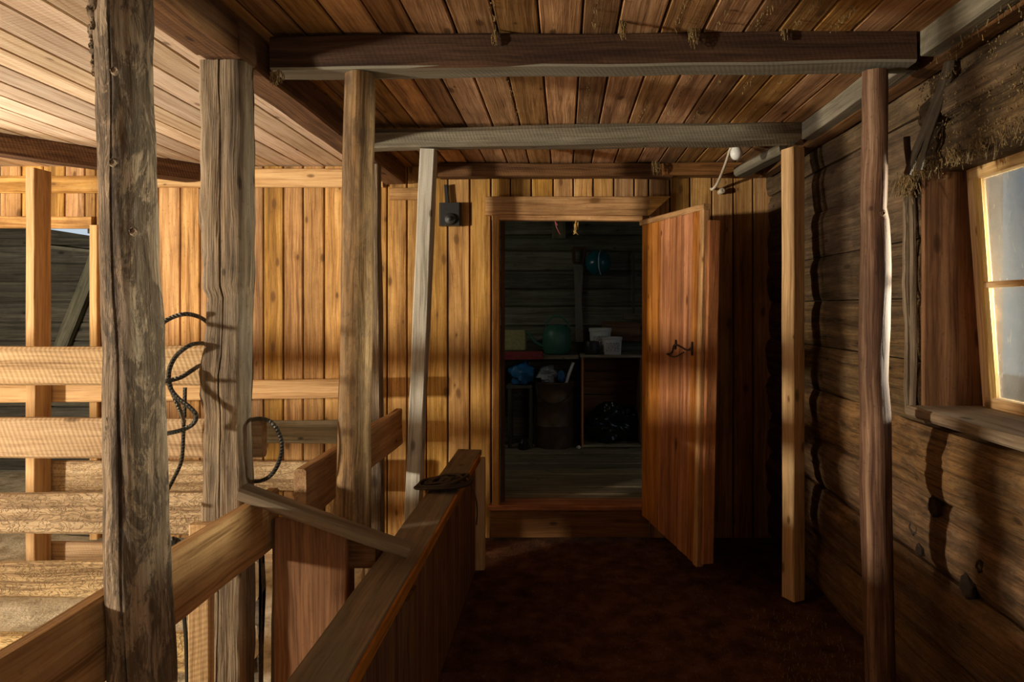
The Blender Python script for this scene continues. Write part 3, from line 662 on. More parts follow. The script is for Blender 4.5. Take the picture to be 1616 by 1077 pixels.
# A far left pine post
b = MB(); b.board((-2.779, 3.61, 0), (-2.779, 3.61, Z(.727)), .046, .12, up=(0, 1, 0), wob=.003, ch=.003)
tag(b.build('squared_post', 'fresh'), 'yellow square pine post inside the pen at far left', 'post')

# ---------------------------------------------------------------- pen rails, near row (nailed behind the cracked post)
RY = 2.09
for (ta, tb, ba, bb_, mt, xe, lab) in (
        (550, 546, 613, 610, 'sawn', -.985, 'top board of the near pen fence, rough sawn'),
        (660, 662, 722, 725, 'sawn', -.925, 'second board of the near pen fence, with a big knot'),
        (779, 780, 843, 845, 'gnaw', -1.04, 'third board of the near pen fence, gnawed pale face'),
        (887, 892, 943, 948, 'gnaw', -1.04, 'fourth board of the near pen fence, dark gnawed edge, seen left of the log'),
        (1002, 1004, 1062, 1064, 'gnaw', -1.04, 'lowest board of the near pen fence at the bottom left corner')):
    zt0, zb0 = P(0, ta, RY).z, P(0, ba, RY).z; zt1, zb1 = P(0, tb, RY).z, P(0, bb_, RY).z
    b = MB(); b.board((-4.3, RY+.018, (zt0+zb0)/2), (xe, RY+.018, (zt1+zb1)/2), .034, zt0-zb0, wob=.007, ch=.007, freq=1.0)
    tag(b.build('fence_board', mt), lab, 'fence board', 'near pen fence boards')
# far row at the pine post
FY = 3.69
for (ta, tb, ba, bb_, mt, x0, xe, lab) in (
        (610, 597, 640, 628, 'fresh', -3.9, -1.02, 'top board of the far pen fence, pale, near end wall'),
        (664, 664, 700, 700, 'grey', -2.80, -1.02, 'second board of the far pen fence, shade put into its grey'),  # grey material repeats the shade cast by the near fence
        (728, 726, 775, 777, 'gnaw', -2.80, -1.08, 'pale gnawed third board of the far pen fence'),
        (856, 858, 886, 888, 'sawn', -2.80, -1.3, 'lowest board of the far pen fence close to the floor')):
    zt0, zb0 = P(0, ta, FY).z, P(0, ba, FY).z; zt1, zb1 = P(0, tb, FY).z, P(0, bb_, FY).z
    b = MB(); b.board((x0, FY+.003, (zt0+zb0)/2), (xe, FY+.003, (zt1+zb1)/2), .03, zt0-zb0, wob=.004, ch=.005)
    tag(b.build('fence_board', mt), lab, 'fence board', 'far pen fence boards')

# ---------------------------------------------------------------- stall rail and manger
b = MB(); b.board((-.905, .55, Z(-.640)), (-.903, 2.12, Z(-.648)), .036, .172, wob=.006, ch=.006)
sr = b.build('stall_rail', 'stall'); tag(sr, 'near thick stall rail plank running behind the nearest log post', 'rail')
b = MB(); b.board((-.866, 2.24, Z(-.622)), (-.862, 3.56, Z(-.622)), .04, .185, wob=.006, ch=.006)
tag(b.build('stall_rail', 'stall'), 'farther stall rail plank ending near the end wall beside the round pole', 'rail')
mg = thing('manger', (-.5, 2.2, 0), 'long wooden manger edge with dusty flat top board running down the aisle', 'manger')
b = MB(); b.board((-.497, .62, Z(-.766)), (-.497, 3.60, Z(-.766)), .125, .030, wob=.004, ch=.003); b.build('top_board', 'manger', mg)['label'] = 'dusty flat top board'
b = MB(); b.board((-.435, .62, Z(-.772)), (-.435, 3.50, Z(-.772)), .014, .036, wob=.002); b.build('edge_strip', 'door', mg)['label'] = 'reddish strip with the edge light in its colour'  # redder colour imitates light along the right edge of the top board
b = MB(); y = .64
while y < 3.5:
    q = random.uniform(.14, .22); b.board((-.47, y+q/2, 0), (-.47, y+q/2, Z(-.785)), .024, q-.005, up=(0, 1, 0), wob=.002); y += q
b.build('side_panel', 'panel', mg)
b = MB(); b.board((-.452, 1.98, 0), (-.452, 1.98, Z(-.83)), .03, .11, up=(0, 1, 0), wob=.002); b.build('upright', 'panel', mg)
b = MB(); b.board((-.44, 3.55, 0), (-.44, 3.55, Z(-.785)), .06, .05, up=(0, 1, 0), wob=.002); b.build('upright', 'fresh', mg)
b = MB(); b.board((-.64, 2.2, .02), (-.64, 3.05, .02), .30, .03, wob=.004); b.board((-.75, 2.2, .16), (-.75, 3.05, .16), .025, .26, wob=.004); b.build('trough', 'panel', mg)
# cross board
b = MB(); b.board((-.925, 1.960, Z(-.530)), (-.455, 2.010, Z(-.718)), .070, .032, wob=.006, ch=.008)
tag(b.build('cross_board', 'manger'), 'short slanting board lying across from stall rail to manger top', 'board')
# panel
b = MB(); b.board((-.752, 2.03, 0), (-.752, 2.03, Z(-.628)), .215, .020, up=(0, 1, 0), wob=.003)
tag(b.build('divider_panel', 'panel'), 'flat brown board panel standing upright under the slanting cross board', 'panel')
b = MB(); b.board((-.874, 2.06, 0), (-.868, 2.06, Z(-.64)), .02, .022, up=(0, 1, 0), wob=.005, rag=.004)
tag(b.build('upright_batten', 'oldpost'), 'thin rough upright batten at left side of the brown panel', 'batten')
# rotten board with scalloped edge below the rail by the post
poly = [(-.955, .0), (-.955, Z(-.70))]
for (px, py) in ((376, 895), (398, 885), (408, 900), (410, 935), (400, 955), (388, 962), (384, 985), (402, 992), (406, 1035), (394, 1050), (390, 1110)):
    q = P(px, py, 2.12); poly.append((q.x, q.z))
poly.append((P(396, 1110, 2.12).x, .0))
b = MB(); b.prism([(max(x, -.99), z) for x, z in poly], 2.135, 2.165, 'y')
tag(b.build('rotten_board', 'oldpost'), 'rotten upright board with scalloped broken edge beside the cracked post', 'board')
b = MB(); b.board(P(318, 1100, 1.86)*1.0, P(318, 826, 1.86), .055, .03, up=(0, 1, 0), wob=.003)
st = b
o = b.build('short_stake', 'sawn'); o.location.z = 0.0
bpy.data.objects.remove(o)
b = MB(); pt = P(318, 826, 1.80); b.board((pt.x, 1.80, 0), (pt.x, 1.80, pt.z), .055, .03, up=(0, 1, 0), wob=.003)
tag(b.build('short_stake', 'sawn'), 'short flat stake behind the stall rail in front of the cracked post', 'stake')
# uprights under the far rail
for (px, w_, d, lab) in ((520, .04, 3.3, 'narrow pale upright under far stall rail, left of the round pole'), (572, .012, 3.2, 'thin lath upright right behind the round pole'), (597, .045, 3.52, 'pale gnawed upright under the end of the far stall rail')):
    x = (px-890)/F*d; b = MB(); b.board((x, d, 0), (x+.01, d, Z(-.72)), w_, .03, up=(0, 1, 0), wob=.004)
    tag(b.build('rail_upright', 'gnaw'), lab, 'upright')
# frayed end
b = MB()
c = P(275, 858, 1.95)
for k in range(9):
    a = random.uniform(0, 6.28); b.tube([c, c+Vector((math.cos(a)*.02, -.005, math.sin(a)*.012)), c+Vector((math.cos(a)*.035, 0, math.sin(a)*.022-.004))], .004, 6)
b.blob(c, .018, .012, .014, .5)
b.tube([c, c+Vector((-.01, .03, -.05)), c+Vector((0, .06, -.3)), c+Vector((0, .07, -.69))], .006, 6)
tag(b.build('rope_end', 'black'), 'black frayed rope end sticking up behind the stall rail', 'rope')

# ---------------------------------------------------------------- wire rope round the post
def rope(pp, r=.0065): return [P(x, y, d) for (x, y, d) in pp]
b = MB()
b.tube(rope([(205, 600, 1.50), (232, 560, 1.70), (252, 517, 1.90), (268, 503, 1.93), (292, 496, 1.94), (313, 500, 1.99), (326, 508, 2.077), (345, 524, 2.078), (326, 541, 2.077), (314, 542, 2.0), (298, 546, 1.94), (278, 562, 1.94),
             (267, 585, 1.93), (268, 610, 1.925), (280, 628, 1.92), (298, 642, 1.92), (309, 655, 1.92), (306, 668, 1.92), (290, 678, 1.91), (262, 685, 1.85), (235, 690, 1.70), (205, 700, 1.55)]), .0062, 10, 8)
b.tube(rope([(200, 612, 1.5), (240, 606, 1.75), (262, 602, 1.90), (285, 596, 1.93), (303, 585, 1.96), (318, 577, 2.05), (340, 582, 2.078)]), .0062, 10, 8)
b.tube(rope([(267, 600, 1.935), (272, 620, 1.94), (283, 645, 1.95), (290, 665, 2.05), (290, 668, 2.06), (288, 715, 2.06), (284, 735, 2.05), (272, 760, 2.04), (262, 778, 2.0), (250, 800, 1.9)]), .0055, 10, 8)
b.tube(rope([(292, 612, 2.06), (291, 660, 2.055)]), .0055, 10, 1)
b.tube(rope([(370, 670, 2.078), (396, 663, 2.078), (412, 661, 2.03), (428, 667, 2.0), (440, 684, 2.0), (445, 705, 2.0), (440, 730, 2.0), (428, 750, 2.0), (412, 759, 2.03), (396, 760, 2.077), (370, 757, 2.078)]), .0062, 10, 8)
tag(b.build('wire_rope', 'rope', smooth=70), 'twisted steel wire rope looped round the cracked squared post', 'rope')

# ---------------------------------------------------------------- coil on the manger
ck = thing('wire_coil', P(700, 762, 2.83), 'flat round coil of dark wire lying on the manger top board', 'coil')
c = Vector((-.500, 2.84, Z(-.733)))
b = MB()
for k in range(13):
    r = .118-k*.0085; ph = random.uniform(0, 6); tl = random.uniform(.010, .022)
    pts = [c+Vector((math.cos(a)*r, math.sin(a)*r*.85, .012*(k % 3)/2+tl*math.cos(a)*.9+.006*math.sin(a*2+ph))) for a in [2*math.pi*i/40 for i in range(41)]]
    b.tube(pts, .0065, 8, 0)
b.build('coil_windings', 'iron', ck, smooth=70)
b = MB(); b.tube([c+Vector((.08, .0, .012)), c+Vector((.118, -.03, -.002)), c+Vector((.140, -.05, -.05)), c+Vector((.145, -.05, -.11)), c+Vector((.140, -.04, -.16))], .0028, 6); b.build('loose_end', 'iron', ck)

# ---------------------------------------------------------------- door leaf
ang = math.atan2(3.22-4.0, .652-.452)
hx, hy = .458, 3.985
dirv = Vector((math.cos(ang), math.sin(ang), 0)); nrm = Vector((dirv.y, -dirv.x, 0))      # face that looks to the left
if nrm.x > 0: nrm = -nrm
DW = .80
door = bpy.data.objects.new('door_1', None); COL.objects.link(door); door.location = (hx, hy, Z(-1.19)); struct(door, 'reddish board door to the store room standing open into the aisle'); 
zb_, zt_ = Z(-1.205), Z(.505)
lean = .035
def dp(s_, z, off=0):
    p = Vector((hx, hy, 0))+dirv*s_+nrm*off; f = (z-zb_)/(zt_-zb_); p.z = z-.018*s_/DW*1.0
    p += Vector((1, 0, 0))*lean*(f-.5)*s_/DW
    return p
b = MB(); s_ = 0.02
while s_ < DW-.05:
    q = min(random.uniform(.115, .15), DW-.045-s_); b.board(dp(s_+q/2, zb_), dp(s_+q/2, zt_-.03), q-.0035, .024, up=nrm, ch=.004, wob=.001); s_ += q
db = b.build('door_boards', 'door', door)
b = MB(); b.board(dp(DW-.022, zb_), dp(DW-.022, zt_-.03), .042, .036, up=nrm, ch=.004, wob=.001)
b.board(dp(0.0, zt_-.014), dp(DW, zt_-.014), .036, .03, up=(0, 0, 1), ch=.003)
b.build('edge_frame', 'wall_pine', door)['label'] = 'paler frame strip round the door edge'
for zz in (Z(-.9), Z(.2)):
    b = MB(); b.board(dp(.03, zz, -.03), dp(DW-.01, zz, -.03), .03, .12, wob=.002); b.build('ledge', 'door', door)
b = MB(); b.board(dp(DW+.012, zb_+.02, -.03), dp(DW+.012, zt_-.08, -.03), .022, .055, up=nrm, wob=.002); b.build('closing_strip', 'door', door)
lt = MB()
def dq(px, py, off=.02):      # point on the leaf under a pixel
    lo, hi = 0, 1
    for _ in range(40):
        m_ = (lo+hi)/2; p = dp(m_*DW, 1.2); 
        if (p.x/p.y)*F+890 < px: lo = m_
        else: hi = m_
    p = dp(lo*DW, 1.2, off); p.z = CH-(py-485)/F*p.y; return p
lt.tube([dq(1098, 548), dq(1090, 553), dq(1080, 548), dq(1070, 544), dq(1066, 556), dq(1058, 559)], .004, 8)
lt.tube([dq(1058, 559), dq(1066, 562, .03), dq(1078, 563, .04), dq(1088, 556, .03)], .0035, 8)
lt.tube([dq(1071, 537, .016), dq(1072, 545, .022), dq(1070, 551, .016)], .005, 8)
lt.tube([dq(1097, 540, .016), dq(1098, 552, .022), dq(1097, 561, .016)], .005, 8)
lt.build('hook_latch', 'iron', db)['label'] = 'black iron hook latch'

# ---------------------------------------------------------------- switch box, bulb, conduit
sb = thing('switch_box', P(711, 340, 3.99), 'black electrical switch box on end wall above the manger, left of door', 'switch box')
b = MB(); b.board(P(711, 357, 3.985), P(711, 321, 3.985), .128, .055, up=(0, 1, 0), ch=.01, wob=.001); hs = b.build('housing', 'black', sb)
b = MB(); b.lathe(P(711, 346, 3.955), [(.032, 0), (.034, .004), (.030, .016), (.012, .020), (.011, .034), (.004, .036)], 24, axis=(0, -1, 0)); b.build('rotary_knob', 'black', hs)
b = MB(); b.board(P(706, 321, 3.995), P(704, 292, 3.995), .022, .03, up=(0, 1, 0), rag=.004, wob=.004); b.build('cable_inlet', 'black', sb)
lb = thing('light_bulb', P(1162, 232, 3.42), 'white opal light bulb hanging under ceiling behind the second cross beam', 'bulb')
c = P(1162, 253, 3.42)
b = MB(); b.lathe(c, [(.001, 0), (.012, .0025), (.022, .009), (.029, .022), (.031, .034), (.029, .046), (.022, .062), (.016, .074), (.0145, .084)], 32); b.build('glass_bulb', 'bulb', lb, smooth=80)
b = MB(); b.lathe(c+Vector((0, 0, .084)), [(.0135, -.002), (.0135, .012), (.021, .014), (.022, .030), (.012, CZ-c.z-.084)], 24); b.build('socket', 'black', lb)
b = MB(); b.tube([P(1158, 222, 3.44), P(1154, 232, 3.46), P(1151, 240, 3.50), P(1146, 256, 3.62), P(1137, 279, 3.85), P(1130, 293, 3.95), P(1124, 299, 3.975), P(1122, 298, 4.0)], .008, 10, 5)
cd_ = b.build('cable_conduit', 'conduit', smooth=70); tag(cd_, 'thin cream cable conduit slanting from ceiling bulb to end wall', 'conduit')
b = MB(); b.lathe(P(1137, 303, 4.0), [(.011, -.02), (.017, .0), (.014, .010), (.018, .020), (.015, .032), (.006, .034), (.005, .030)], 20, axis=(.2, -1, .1)); b2 = b
tag(b.build('porcelain_insulator', 'conduit', smooth=60), 'small round porcelain insulator on end wall below the conduit', 'insulator')

# ---------------------------------------------------------------- window
win = bpy.data.objects.new('window_1', None); COL.objects.link(win); win.location = (WX+.2, (WY0+WY1)/2, WZ0); struct(win, 'small dusty two pane window in the log wall at right')
GX = 1.405
def fr(y0, z0, y1, z1, w_, t, mat='fresh', x=GX): 
    b = MB(); b.board((x, y0, z0), (x, y1, z1), w_, t, up=((0, 0, 1) if abs(z1-z0) < abs(y1-y0) else (0, 1, 0)), wob=.0015, ch=.004)
    return b
ya, yb = 1.27, 2.235
# leaning left stile: top seen at 1525-1545, bottom at 1540-1558
b = MB()
ztop, zbot = Z(.445), Z(-.31)
def wy(px): return GX*F/(px-890)
def gx(z): return 1.352+(1.405-1.352)*(ztop-z)/(ztop-zbot)      # the whole sash leans inwards at the top
yt = 2.242
b.board((gx(zbot-.02), yt, zbot-.02), (gx(ztop+.01), yt, ztop+.01), .040, .040, up=(0, 1, 0), wob=.0012, ch=.004)
b.board((gx(zbot)-.012, yt-.028, zbot), (gx(ztop)-.012, yt-.028, ztop-.02), .02, .014, up=(0, 1, 0), wob=.0008, ch=.002)
b.board((gx(ztop), yt, ztop-.005), (gx(ztop), ya-.02, ztop-.005), .045, .045, wob=.0012, ch=.004)
b.board((gx(zbot), yt, zbot-.002), (gx(zbot), ya-.02, zbot-.002), .045, .035, wob=.0012, ch=.004)
b.board((gx(zbot), ya, zbot), (gx(ztop), ya, ztop), .045, .04, up=(0, 1, 0), wob=.0012)
b.build('frame', 'fresh', win)
b = MB(); b.board((gx(Z(.072))-.006, yt-.03, Z(.072)), (gx(Z(.072))-.006, ya, Z(.072)), .03, .02, wob=.0008, ch=.003)
b.build('muntin', 'fresh', win)
for (z0, z1) in ((zbot+.01, Z(.066)), (Z(.078), ztop-.02)):
    b = MB(); A = []; B = []
    for (y_, z_) in ((ya+.01, z0), (yt-.02, z0), (yt-.02, z1), (ya+.01, z1)):
        A.append(b.vert((gx(z_)+.004, y_, z_), (y_, z_, 0), .5)); B.append(b.vert((gx(z_)+.007, y_, z_), (y_, z_, 0), .5))
    b.f.append(tuple(A)); b.f.append(tuple(reversed(B)))
    for j in range(4): b.f.append((A[j], B[j], B[(j+1) % 4], A[(j+1) % 4]))
    po = b.build('pane', 'glass', win); po.data.materials.append(W['clear']); po.data.polygons.foreach_set('material_index', [0]+[1]*(len(po.data.polygons)-1))
b = MB(); b.board((WX+.108, WY1+.012, WZ0), (WX+.108, WY1+.012, WZ1), .22, .02, up=(0, 1, 0), wob=.001); b.build('reveal_board', 'reveal', win)
b = MB(); b.board((WX+.115, WY0-.012, WZ0), (WX+.115, WY0-.012, WZ1), .19, .02, up=(0, 1, 0), wob=.001); b.build('reveal_board', 'door', win)
b = MB(); b.board((WX+.085, WY0-.02, WZ0+.0), (WX+.085, WY1+.01, WZ0+.0), .29, .035, wob=.004, ch=.01, seg=40); b.build('sill', 'sill', win)['label'] = 'dusty grey window sill'
b = MB(); b.board((WX+.115, WY0, WZ1+.01), (WX+.115, WY1, WZ1+.01), .2, .03, wob=.002); b.build('head_board', 'door', win)
# outer wall closing strips round the frame so that daylight only comes through the panes
b = MB()
b.prism([(1.0, 0), (2.5, 0), (2.5, zbot-.01), (1.0, zbot-.01)], GX+.02, GX+.05, 'x'); b.prism([(1.0, ztop), (2.5, ztop), (2.5, 2.3), (1.0, 2.3)], GX+.02, GX+.05, 'x')
b.prism([(2.262, zbot-.01), (2.5, zbot-.01), (2.5, ztop), (2.262, ztop)], GX+.02, GX+.05, 'x'); b.prism([(1.0, zbot-.01), (ya+.01, zbot-.01), (ya+.01, ztop), (1.0, ztop)], GX+.02, GX+.05, 'x')
struct(b.build('wall_right', 'log'))
# eave seen outside
b = MB(); b.board((2.3, 3.6, Z(.80)), (2.3, .0, Z(.74)), .05, .16, wob=.004)
tag(b.build('eave_board', 'grey'), 'pale weathered eave board seen outside through top pane', 'board')
b = MB(); b.prism([(-3, -.3), (14, -.3), (14, .0), (-3, .0)], 1.6, 9, 'x')
o = b.build('ground_outside', 'aislefloor'); struct(o)
# lintel logs over window
for (y0, z, x, h, wd, lab) in ((2.26, .515, 1.225, .115, .15, 'lower rough lintel log right above the window, chaff hanging from it'), (2.19, .635, 1.20, .11, .13, 'upper knotty lintel log above the window with broken end')):
    b = MB(); b.post([(x, y0+.03, Z(z)), (x, y0-.03, Z(z)), (x, y0-.3, Z(z)), (x, .9, Z(z+.01))], [.02+h*.25, h*.5, h*.56, h*.55], up=(0, 0, 1), n=3, asp=.95, m=32, rough=.010, step=.02)
    tag(b.build('lintel_log', 'log', smooth=60), lab, 'log')
# trim strip and forked stick
b = MB(); b.board((WX-.012, 2.335, Z(-.36)), (WX-.012, 2.36, Z(.46)), .035, .022, up=(0, 1, 0), rag=.004, wob=.012, seg=40)
b.board((WX-.020, 2.305, Z(-.34)), (WX-.020, 2.315, Z(.42)), .016, .02, up=(0, 1, 0), wob=.01, seg=40)
tag(b.build('split_batten', 'oldpost'), 'split vertical batten on the log wall along left side of window', 'batten')
b = MB()
b.tube([P(1500, 92, 2.07), P(1490, 130, 2.08), P(1476, 165, 2.09), P(1458, 210, 2.10), P(1443, 245, 2.11), P(1432, 275, 2.12)], .016, 12, 4, taper=.7)
b.tube([P(1503, 95, 2.06), P(1500, 120, 2.06), P(1484, 165, 2.07), P(1466, 215, 2.08), P(1450, 268, 2.10)], .009, 10, 4)
b.tube([P(1431, 216, 2.14), P(1432, 235, 2.14), P(1436, 262, 2.13)], .010, 10, 4)
tag(b.build('forked_stick', 'oldpost', smooth=60), 'dark forked stick leaning between wall plate and window corner', 'stick')

# ---------------------------------------------------------------- straw tufts and chaff
def tuft(c, n, ln, spread, mat='cobweb', r=.0012):
    b = MB(); c = Vector(c)
    for k in range(n):
        s0 = c+Vector((random.gauss(0, spread), random.gauss(0, spread*.5), random.uniform(-.3, .1)*ln))
        L = ln*random.uniform(.3, 1); a = random.uniform(0, 6.28); q = random.uniform(.1, .5)*L
        b.tube([s0, s0+Vector((math.cos(a)*q*.4, math.sin(a)*q*.3, -L*.4)), s0+Vector((math.cos(a)*q*.2, math.sin(a)*q*.5, -L*.8)), s0+Vector((math.cos(a+1)*q*.5, 0, -L))], r*random.uniform(.6, 1.4), 4, 2)
        if k % 2: b.blob(s0+Vector((0, 0, -L*random.uniform(.2, 1))), r*2.2, r*2.2, r*3, .4, 2, 6, 4)
    return b
for (px, py, d, n, ln, sp_, lab) in ((782, 48, 2.04, 26, .045, .004, 'straw tuft on the front of the near cross beam, left one'),
                                 (984, 18, 1.98, 30, .07, .005, 'straw tuft at the ceiling in front of near beam, middle one'),
                                 (1094, 40, 2.03, 26, .06, .006, 'straw tuft on the near beam top, right of middle'),
                                 (1238, 46, 2.04, 16, .03, .006, 'small straw tuft on the near beam close to right pole'),
                                 (1168, 20, 2.00, 16, .04, .006, 'small straw tuft hanging from the ceiling near right'),
                                 (434, 112, 2.03, 30, .04, .010, 'straw tuft in the corner where near beam meets side beam'),
                                 (1035, 255, 3.80, 30, .07, .018, 'straw tuft hanging behind second beam above the door header')):
    tag(tuft(P(px, py, d), n, ln, sp_).build('straw_tuft', 'cobweb', smooth=60), lab, 'straw', 'straw tufts on the ceiling')
b = tuft(P(909, 348, 3.96), 16, .075, .006, r=.0022); tag(b.build('straw_bundle', 'straw', smooth=60), 'pale straw tassel hanging from the store door header', 'straw')
b = MB(); b.tube([P(876, 348, 3.97), P(878, 358, 3.965), P(884, 370, 3.96)], .0025, 6); b.tube([P(876, 349, 3.97), P(880, 356, 3.96)], .004, 6)
tag(b.build('red_twine', 'redp', smooth=60), 'thin red cord hanging from the store door header', 'cord')
def chaff(name, fn, n, ln, lab, r=.0010):
    b = MB()
    for k in range(n):
        c = fn(); L = ln*random.uniform(.15, 1)**1.5*1.2; q = L*.35
        dx, dy = random.uniform(-q, q), random.uniform(-q, q)
        b.tube([c, c+Vector((dx*.5, dy*.6, -L*.5)), c+Vector((dx, dy, -L))], r*random.uniform(.6, 1.5), 3, 0)
        if k % 2: b.blob(c+Vector((dx, dy, -L)), r*2.5, r*2.5, r*2.5, .4, 2, 5, 3)
    tag(b.build(name, 'cobweb', smooth=60), lab, 'chaff', kind='stuff')
CLUMP = [random.uniform(1.6, 2.28) for _ in range(16)]
def f1():
    y = min(2.29, random.choice(CLUMP)+random.gauss(0, .018)) if random.random() < .75 else random.uniform(1.5, 2.29)
    return Vector((1.225+random.uniform(-.085, -.01), y, Z(.455)+random.uniform(-.01, .03)))
chaff('hanging_chaff', f1, 620, .032, 'golden chaff and cobweb hanging under the lower lintel log')
def f2():
    y = random.uniform(1.4, 2.2); k = random.random(); return Vector((1.155+random.uniform(-.02, 0), y, Z(random.uniform(.47, .72))))
chaff('clinging_chaff', f2, 700, .010, 'golden chaff clinging to the face of the lintel logs')
chaff('clinging_chaff', lambda: Vector((random.uniform(1.09, 1.12), random.uniform(1.3, 2.04), Z(random.uniform(.72, .80)))), 160, .02, 'fine chaff on the grey wall beam above the window')
chaff('hanging_chaff', lambda: Vector((random.gauss(1.15, .012), random.gauss(2.29, .02), Z(random.uniform(.40, .46)))), 170, .05, 'chaff clump at top of split batten by the forked stick')
def f3():
    x = random.choice([-.2, .09, .33, .45, .57, .68, .8]); return Vector((x+random.gauss(0, .006), random.choice([random.uniform(1.7, 2.04), random.uniform(2.2, 3.0)]), CZ-.001))
chaff('ceiling_chaff', f3, 420, .014, 'fine chaff caught in the seams of aisle ceiling')
chaff('floor_straw', lambda: Vector((random.uniform(.80, 1.13), random.uniform(2.2, 3.05), .012+random.uniform(0, .01))), 260, .02, 'loose straw bits on the floor along the log wall')

# ---------------------------------------------------------------- store room things
def at_store(px, py, d): return P(px, py, d)
# tall tin
tn = thing('tall_tin_bin', (-.08, 5.78, SF), 'tall brown tin bin with wire handle inside the store room', 'bin')
c = Vector((-.085, 5.78, SF-.002))
b = MB(); R = .165; b.lathe(c, [(.16, 0), (R, .01), (R, .18), (R+.004, .185), (R, .19), (R, .38), (R+.004, .385), (R, .39), (R, .53), (R+.007, .535), (R+.007, .545), (R-.006, .545), (R-.008, .50), (.14, .46)], 40, wob=.02); b.build('body', 'rustcan', tn, smooth=60)
b = MB(); b.tube([c+Vector((-.14, -.10, .50)), c+Vector((-.11, -.15, .42)), c+Vector((0, -.185, .37)), c+Vector((.11, -.15, .42)), c+Vector((.165, -.08, .50)), c+Vector((.195, 0, .47)), c+Vector((.18, 0, .40))], .005, 6); b.build('wire_handle', 'iron', tn)
b = MB(); b.blob(c+Vector((-.06, -.02, .60)), .080, .09, .065, .5, 2.6); tag(b.build('plastic_bag', 'dullwhite', smooth=60), 'crumpled white plastic bag stuffed in the tall bin', 'bag')
b = MB(); b.blob(c+Vector((.062, -.070, .592)), .030, .045, .045, .4, 2.6); tag(b.build('plastic_bag', 'blue', smooth=60), 'small blue plastic piece beside the white bag in the bin', 'bag')
b = MB(); b.tube([c+Vector((.09, -.05, .50)), c+Vector((.125, -.03, .60)), c+Vector((.165, -.03, .705))], .013, 10, 2); tag(b.build('white_stick', 'white', smooth=60), 'white plastic stick poking up out of the tall bin', 'stick')
b = MB(); b.blob(Vector((-.355, 5.76, Z(-.565))), .10, .10, .10, .35, 2.2, flat=-.085)
tag(b.build('blue_sack', 'blue', smooth=50), 'dark blue plastic sack on a stool behind the tall bin', 'sack')
st = thing('low_stool', (-.36, 5.76, SF), 'dark low stool under the blue sack left of tall bin', 'stool')
b = MB(); b.board((-.48, 5.76, Z(-.665)), (-.265, 5.76, Z(-.665)), .22, .025); b.build('seat', 'byre', st)
for x in (-.45, -.275):
    for y in (5.67, 5.85):
        b = MB(); b.board((x, y, SF-.002), (x, y, Z(-.678)), .03, .03, up=(0, 1, 0)); b.build('leg', 'byre', st)
# open crate
cr = thing('open_crate', (.40, 5.9, SF), 'upright open wooden crate holding black bag, pails on top', 'crate')
x0, x1, z1 = .155, .64, Z(-.42)
for nm, p0, p1, w_, t in (('side_board', (x0, 5.85, SF), (x0, 5.85, z1), .018, .34), ('side_board', (x1, 5.85, SF), (x1, 5.85, z1), .018, .34)):
    b = MB(); b.board(p0, p1, w_, t, up=(0, 1, 0), wob=.001); b.build(nm, 'door' if x0 == p0[0] else 'panel', cr)
b = MB(); b.board((x0-.02, 5.85, z1+.01), (x1+.02, 5.85, z1+.01), .36, .022, wob=.002); b.build('top_board', 'storefloor', cr)
b = MB(); b.board((x0, 5.85, SF+.012), (x1, 5.85, SF+.012), .34, .02, wob=.002); b.build('bottom_board', 'storefloor', cr)
b = MB(); hwall(b, x0, x1, 6.02, SF, z1, .2, .014); b.build('back_board', 'panel', cr)
b = MB(); b.blob(Vector((.40, 5.84, SF+.17)), .215, .15, .17, .55, 2.2, 40, 28, flat=-.15); tag(b.build('bin_bag', 'bag', smooth=60), 'shiny black plastic bag slumped inside the open crate', 'bag')
def pail(c, r, h, lab, dirty=False):
    t = thing('paint_pail', c, lab, 'pail')
    b = MB(); b.lathe(c, [(r*.86, 0), (r*.88, .004), (r*.97, h*.86), (r*1.03, h*.87), (r*1.05, h*.90), (r*1.0, h*.92), (r*1.04, h*.93), (r*1.05, h), (r*.97, h), (r*.95, h*.975)], 36); tub = b.build('tub', 'white', t, smooth=40)
    b = MB()
    for sgn in (0,):
        rr = r*.955
        n0 = 14; A = []; B = []
        for i in range(n0+1):
            a = -math.pi/2-.75+1.5*i/n0
            A.append(b.vert(c+Vector((math.cos(a)*(rr+.003), math.sin(a)*(rr+.003), h*.16)), (i, 0, 0), .5)); B.append(b.vert(c+Vector((math.cos(a)*(rr+.006), math.sin(a)*(rr+.006), h*.70)), (i, 1, 0), .5))
        for i in range(n0): b.f.append((A[i], A[i+1], B[i+1], B[i]))
    b.build('printed_label', 'label_print', tub)['label'] = 'faded grey printed label'
    return t
def label_mat():
    m, nt, bs = new_mat('faded_label_print')
    at = N(nt, 'ShaderNodeAttribute', attribute_name='gp').outputs['Vector']
    n = noise_n(nt, vmul(nt, at, (.8, 7, 1)), 1, 3, .6)
    lk(nt, ramp(nt, n, [(.42, (.20, .20, .20)), (.5, (.6, .6, .57)), (.6, (.5, .42, .40))]), bs.inputs['Base Color']); return m
W['label_print'] = label_mat()
pail(Vector((.405, 5.76, z1+.022)), .085, .145, 'white paint pail with printed label standing in front on the crate')
pail(Vector((.315, 5.93, z1+.022)), .095, .215, 'dirty pail with reddish rim band standing at back on the crate')
b = MB(); b.lathe(Vector((.235, 5.74, z1+.022)), [(.06, 0), (.063, .01), (.063, .10), (.058, .11), (.03, .115)], 28); tag(b.build('dark_can', 'black'), 'small black can left of the white pails on the crate', 'can')
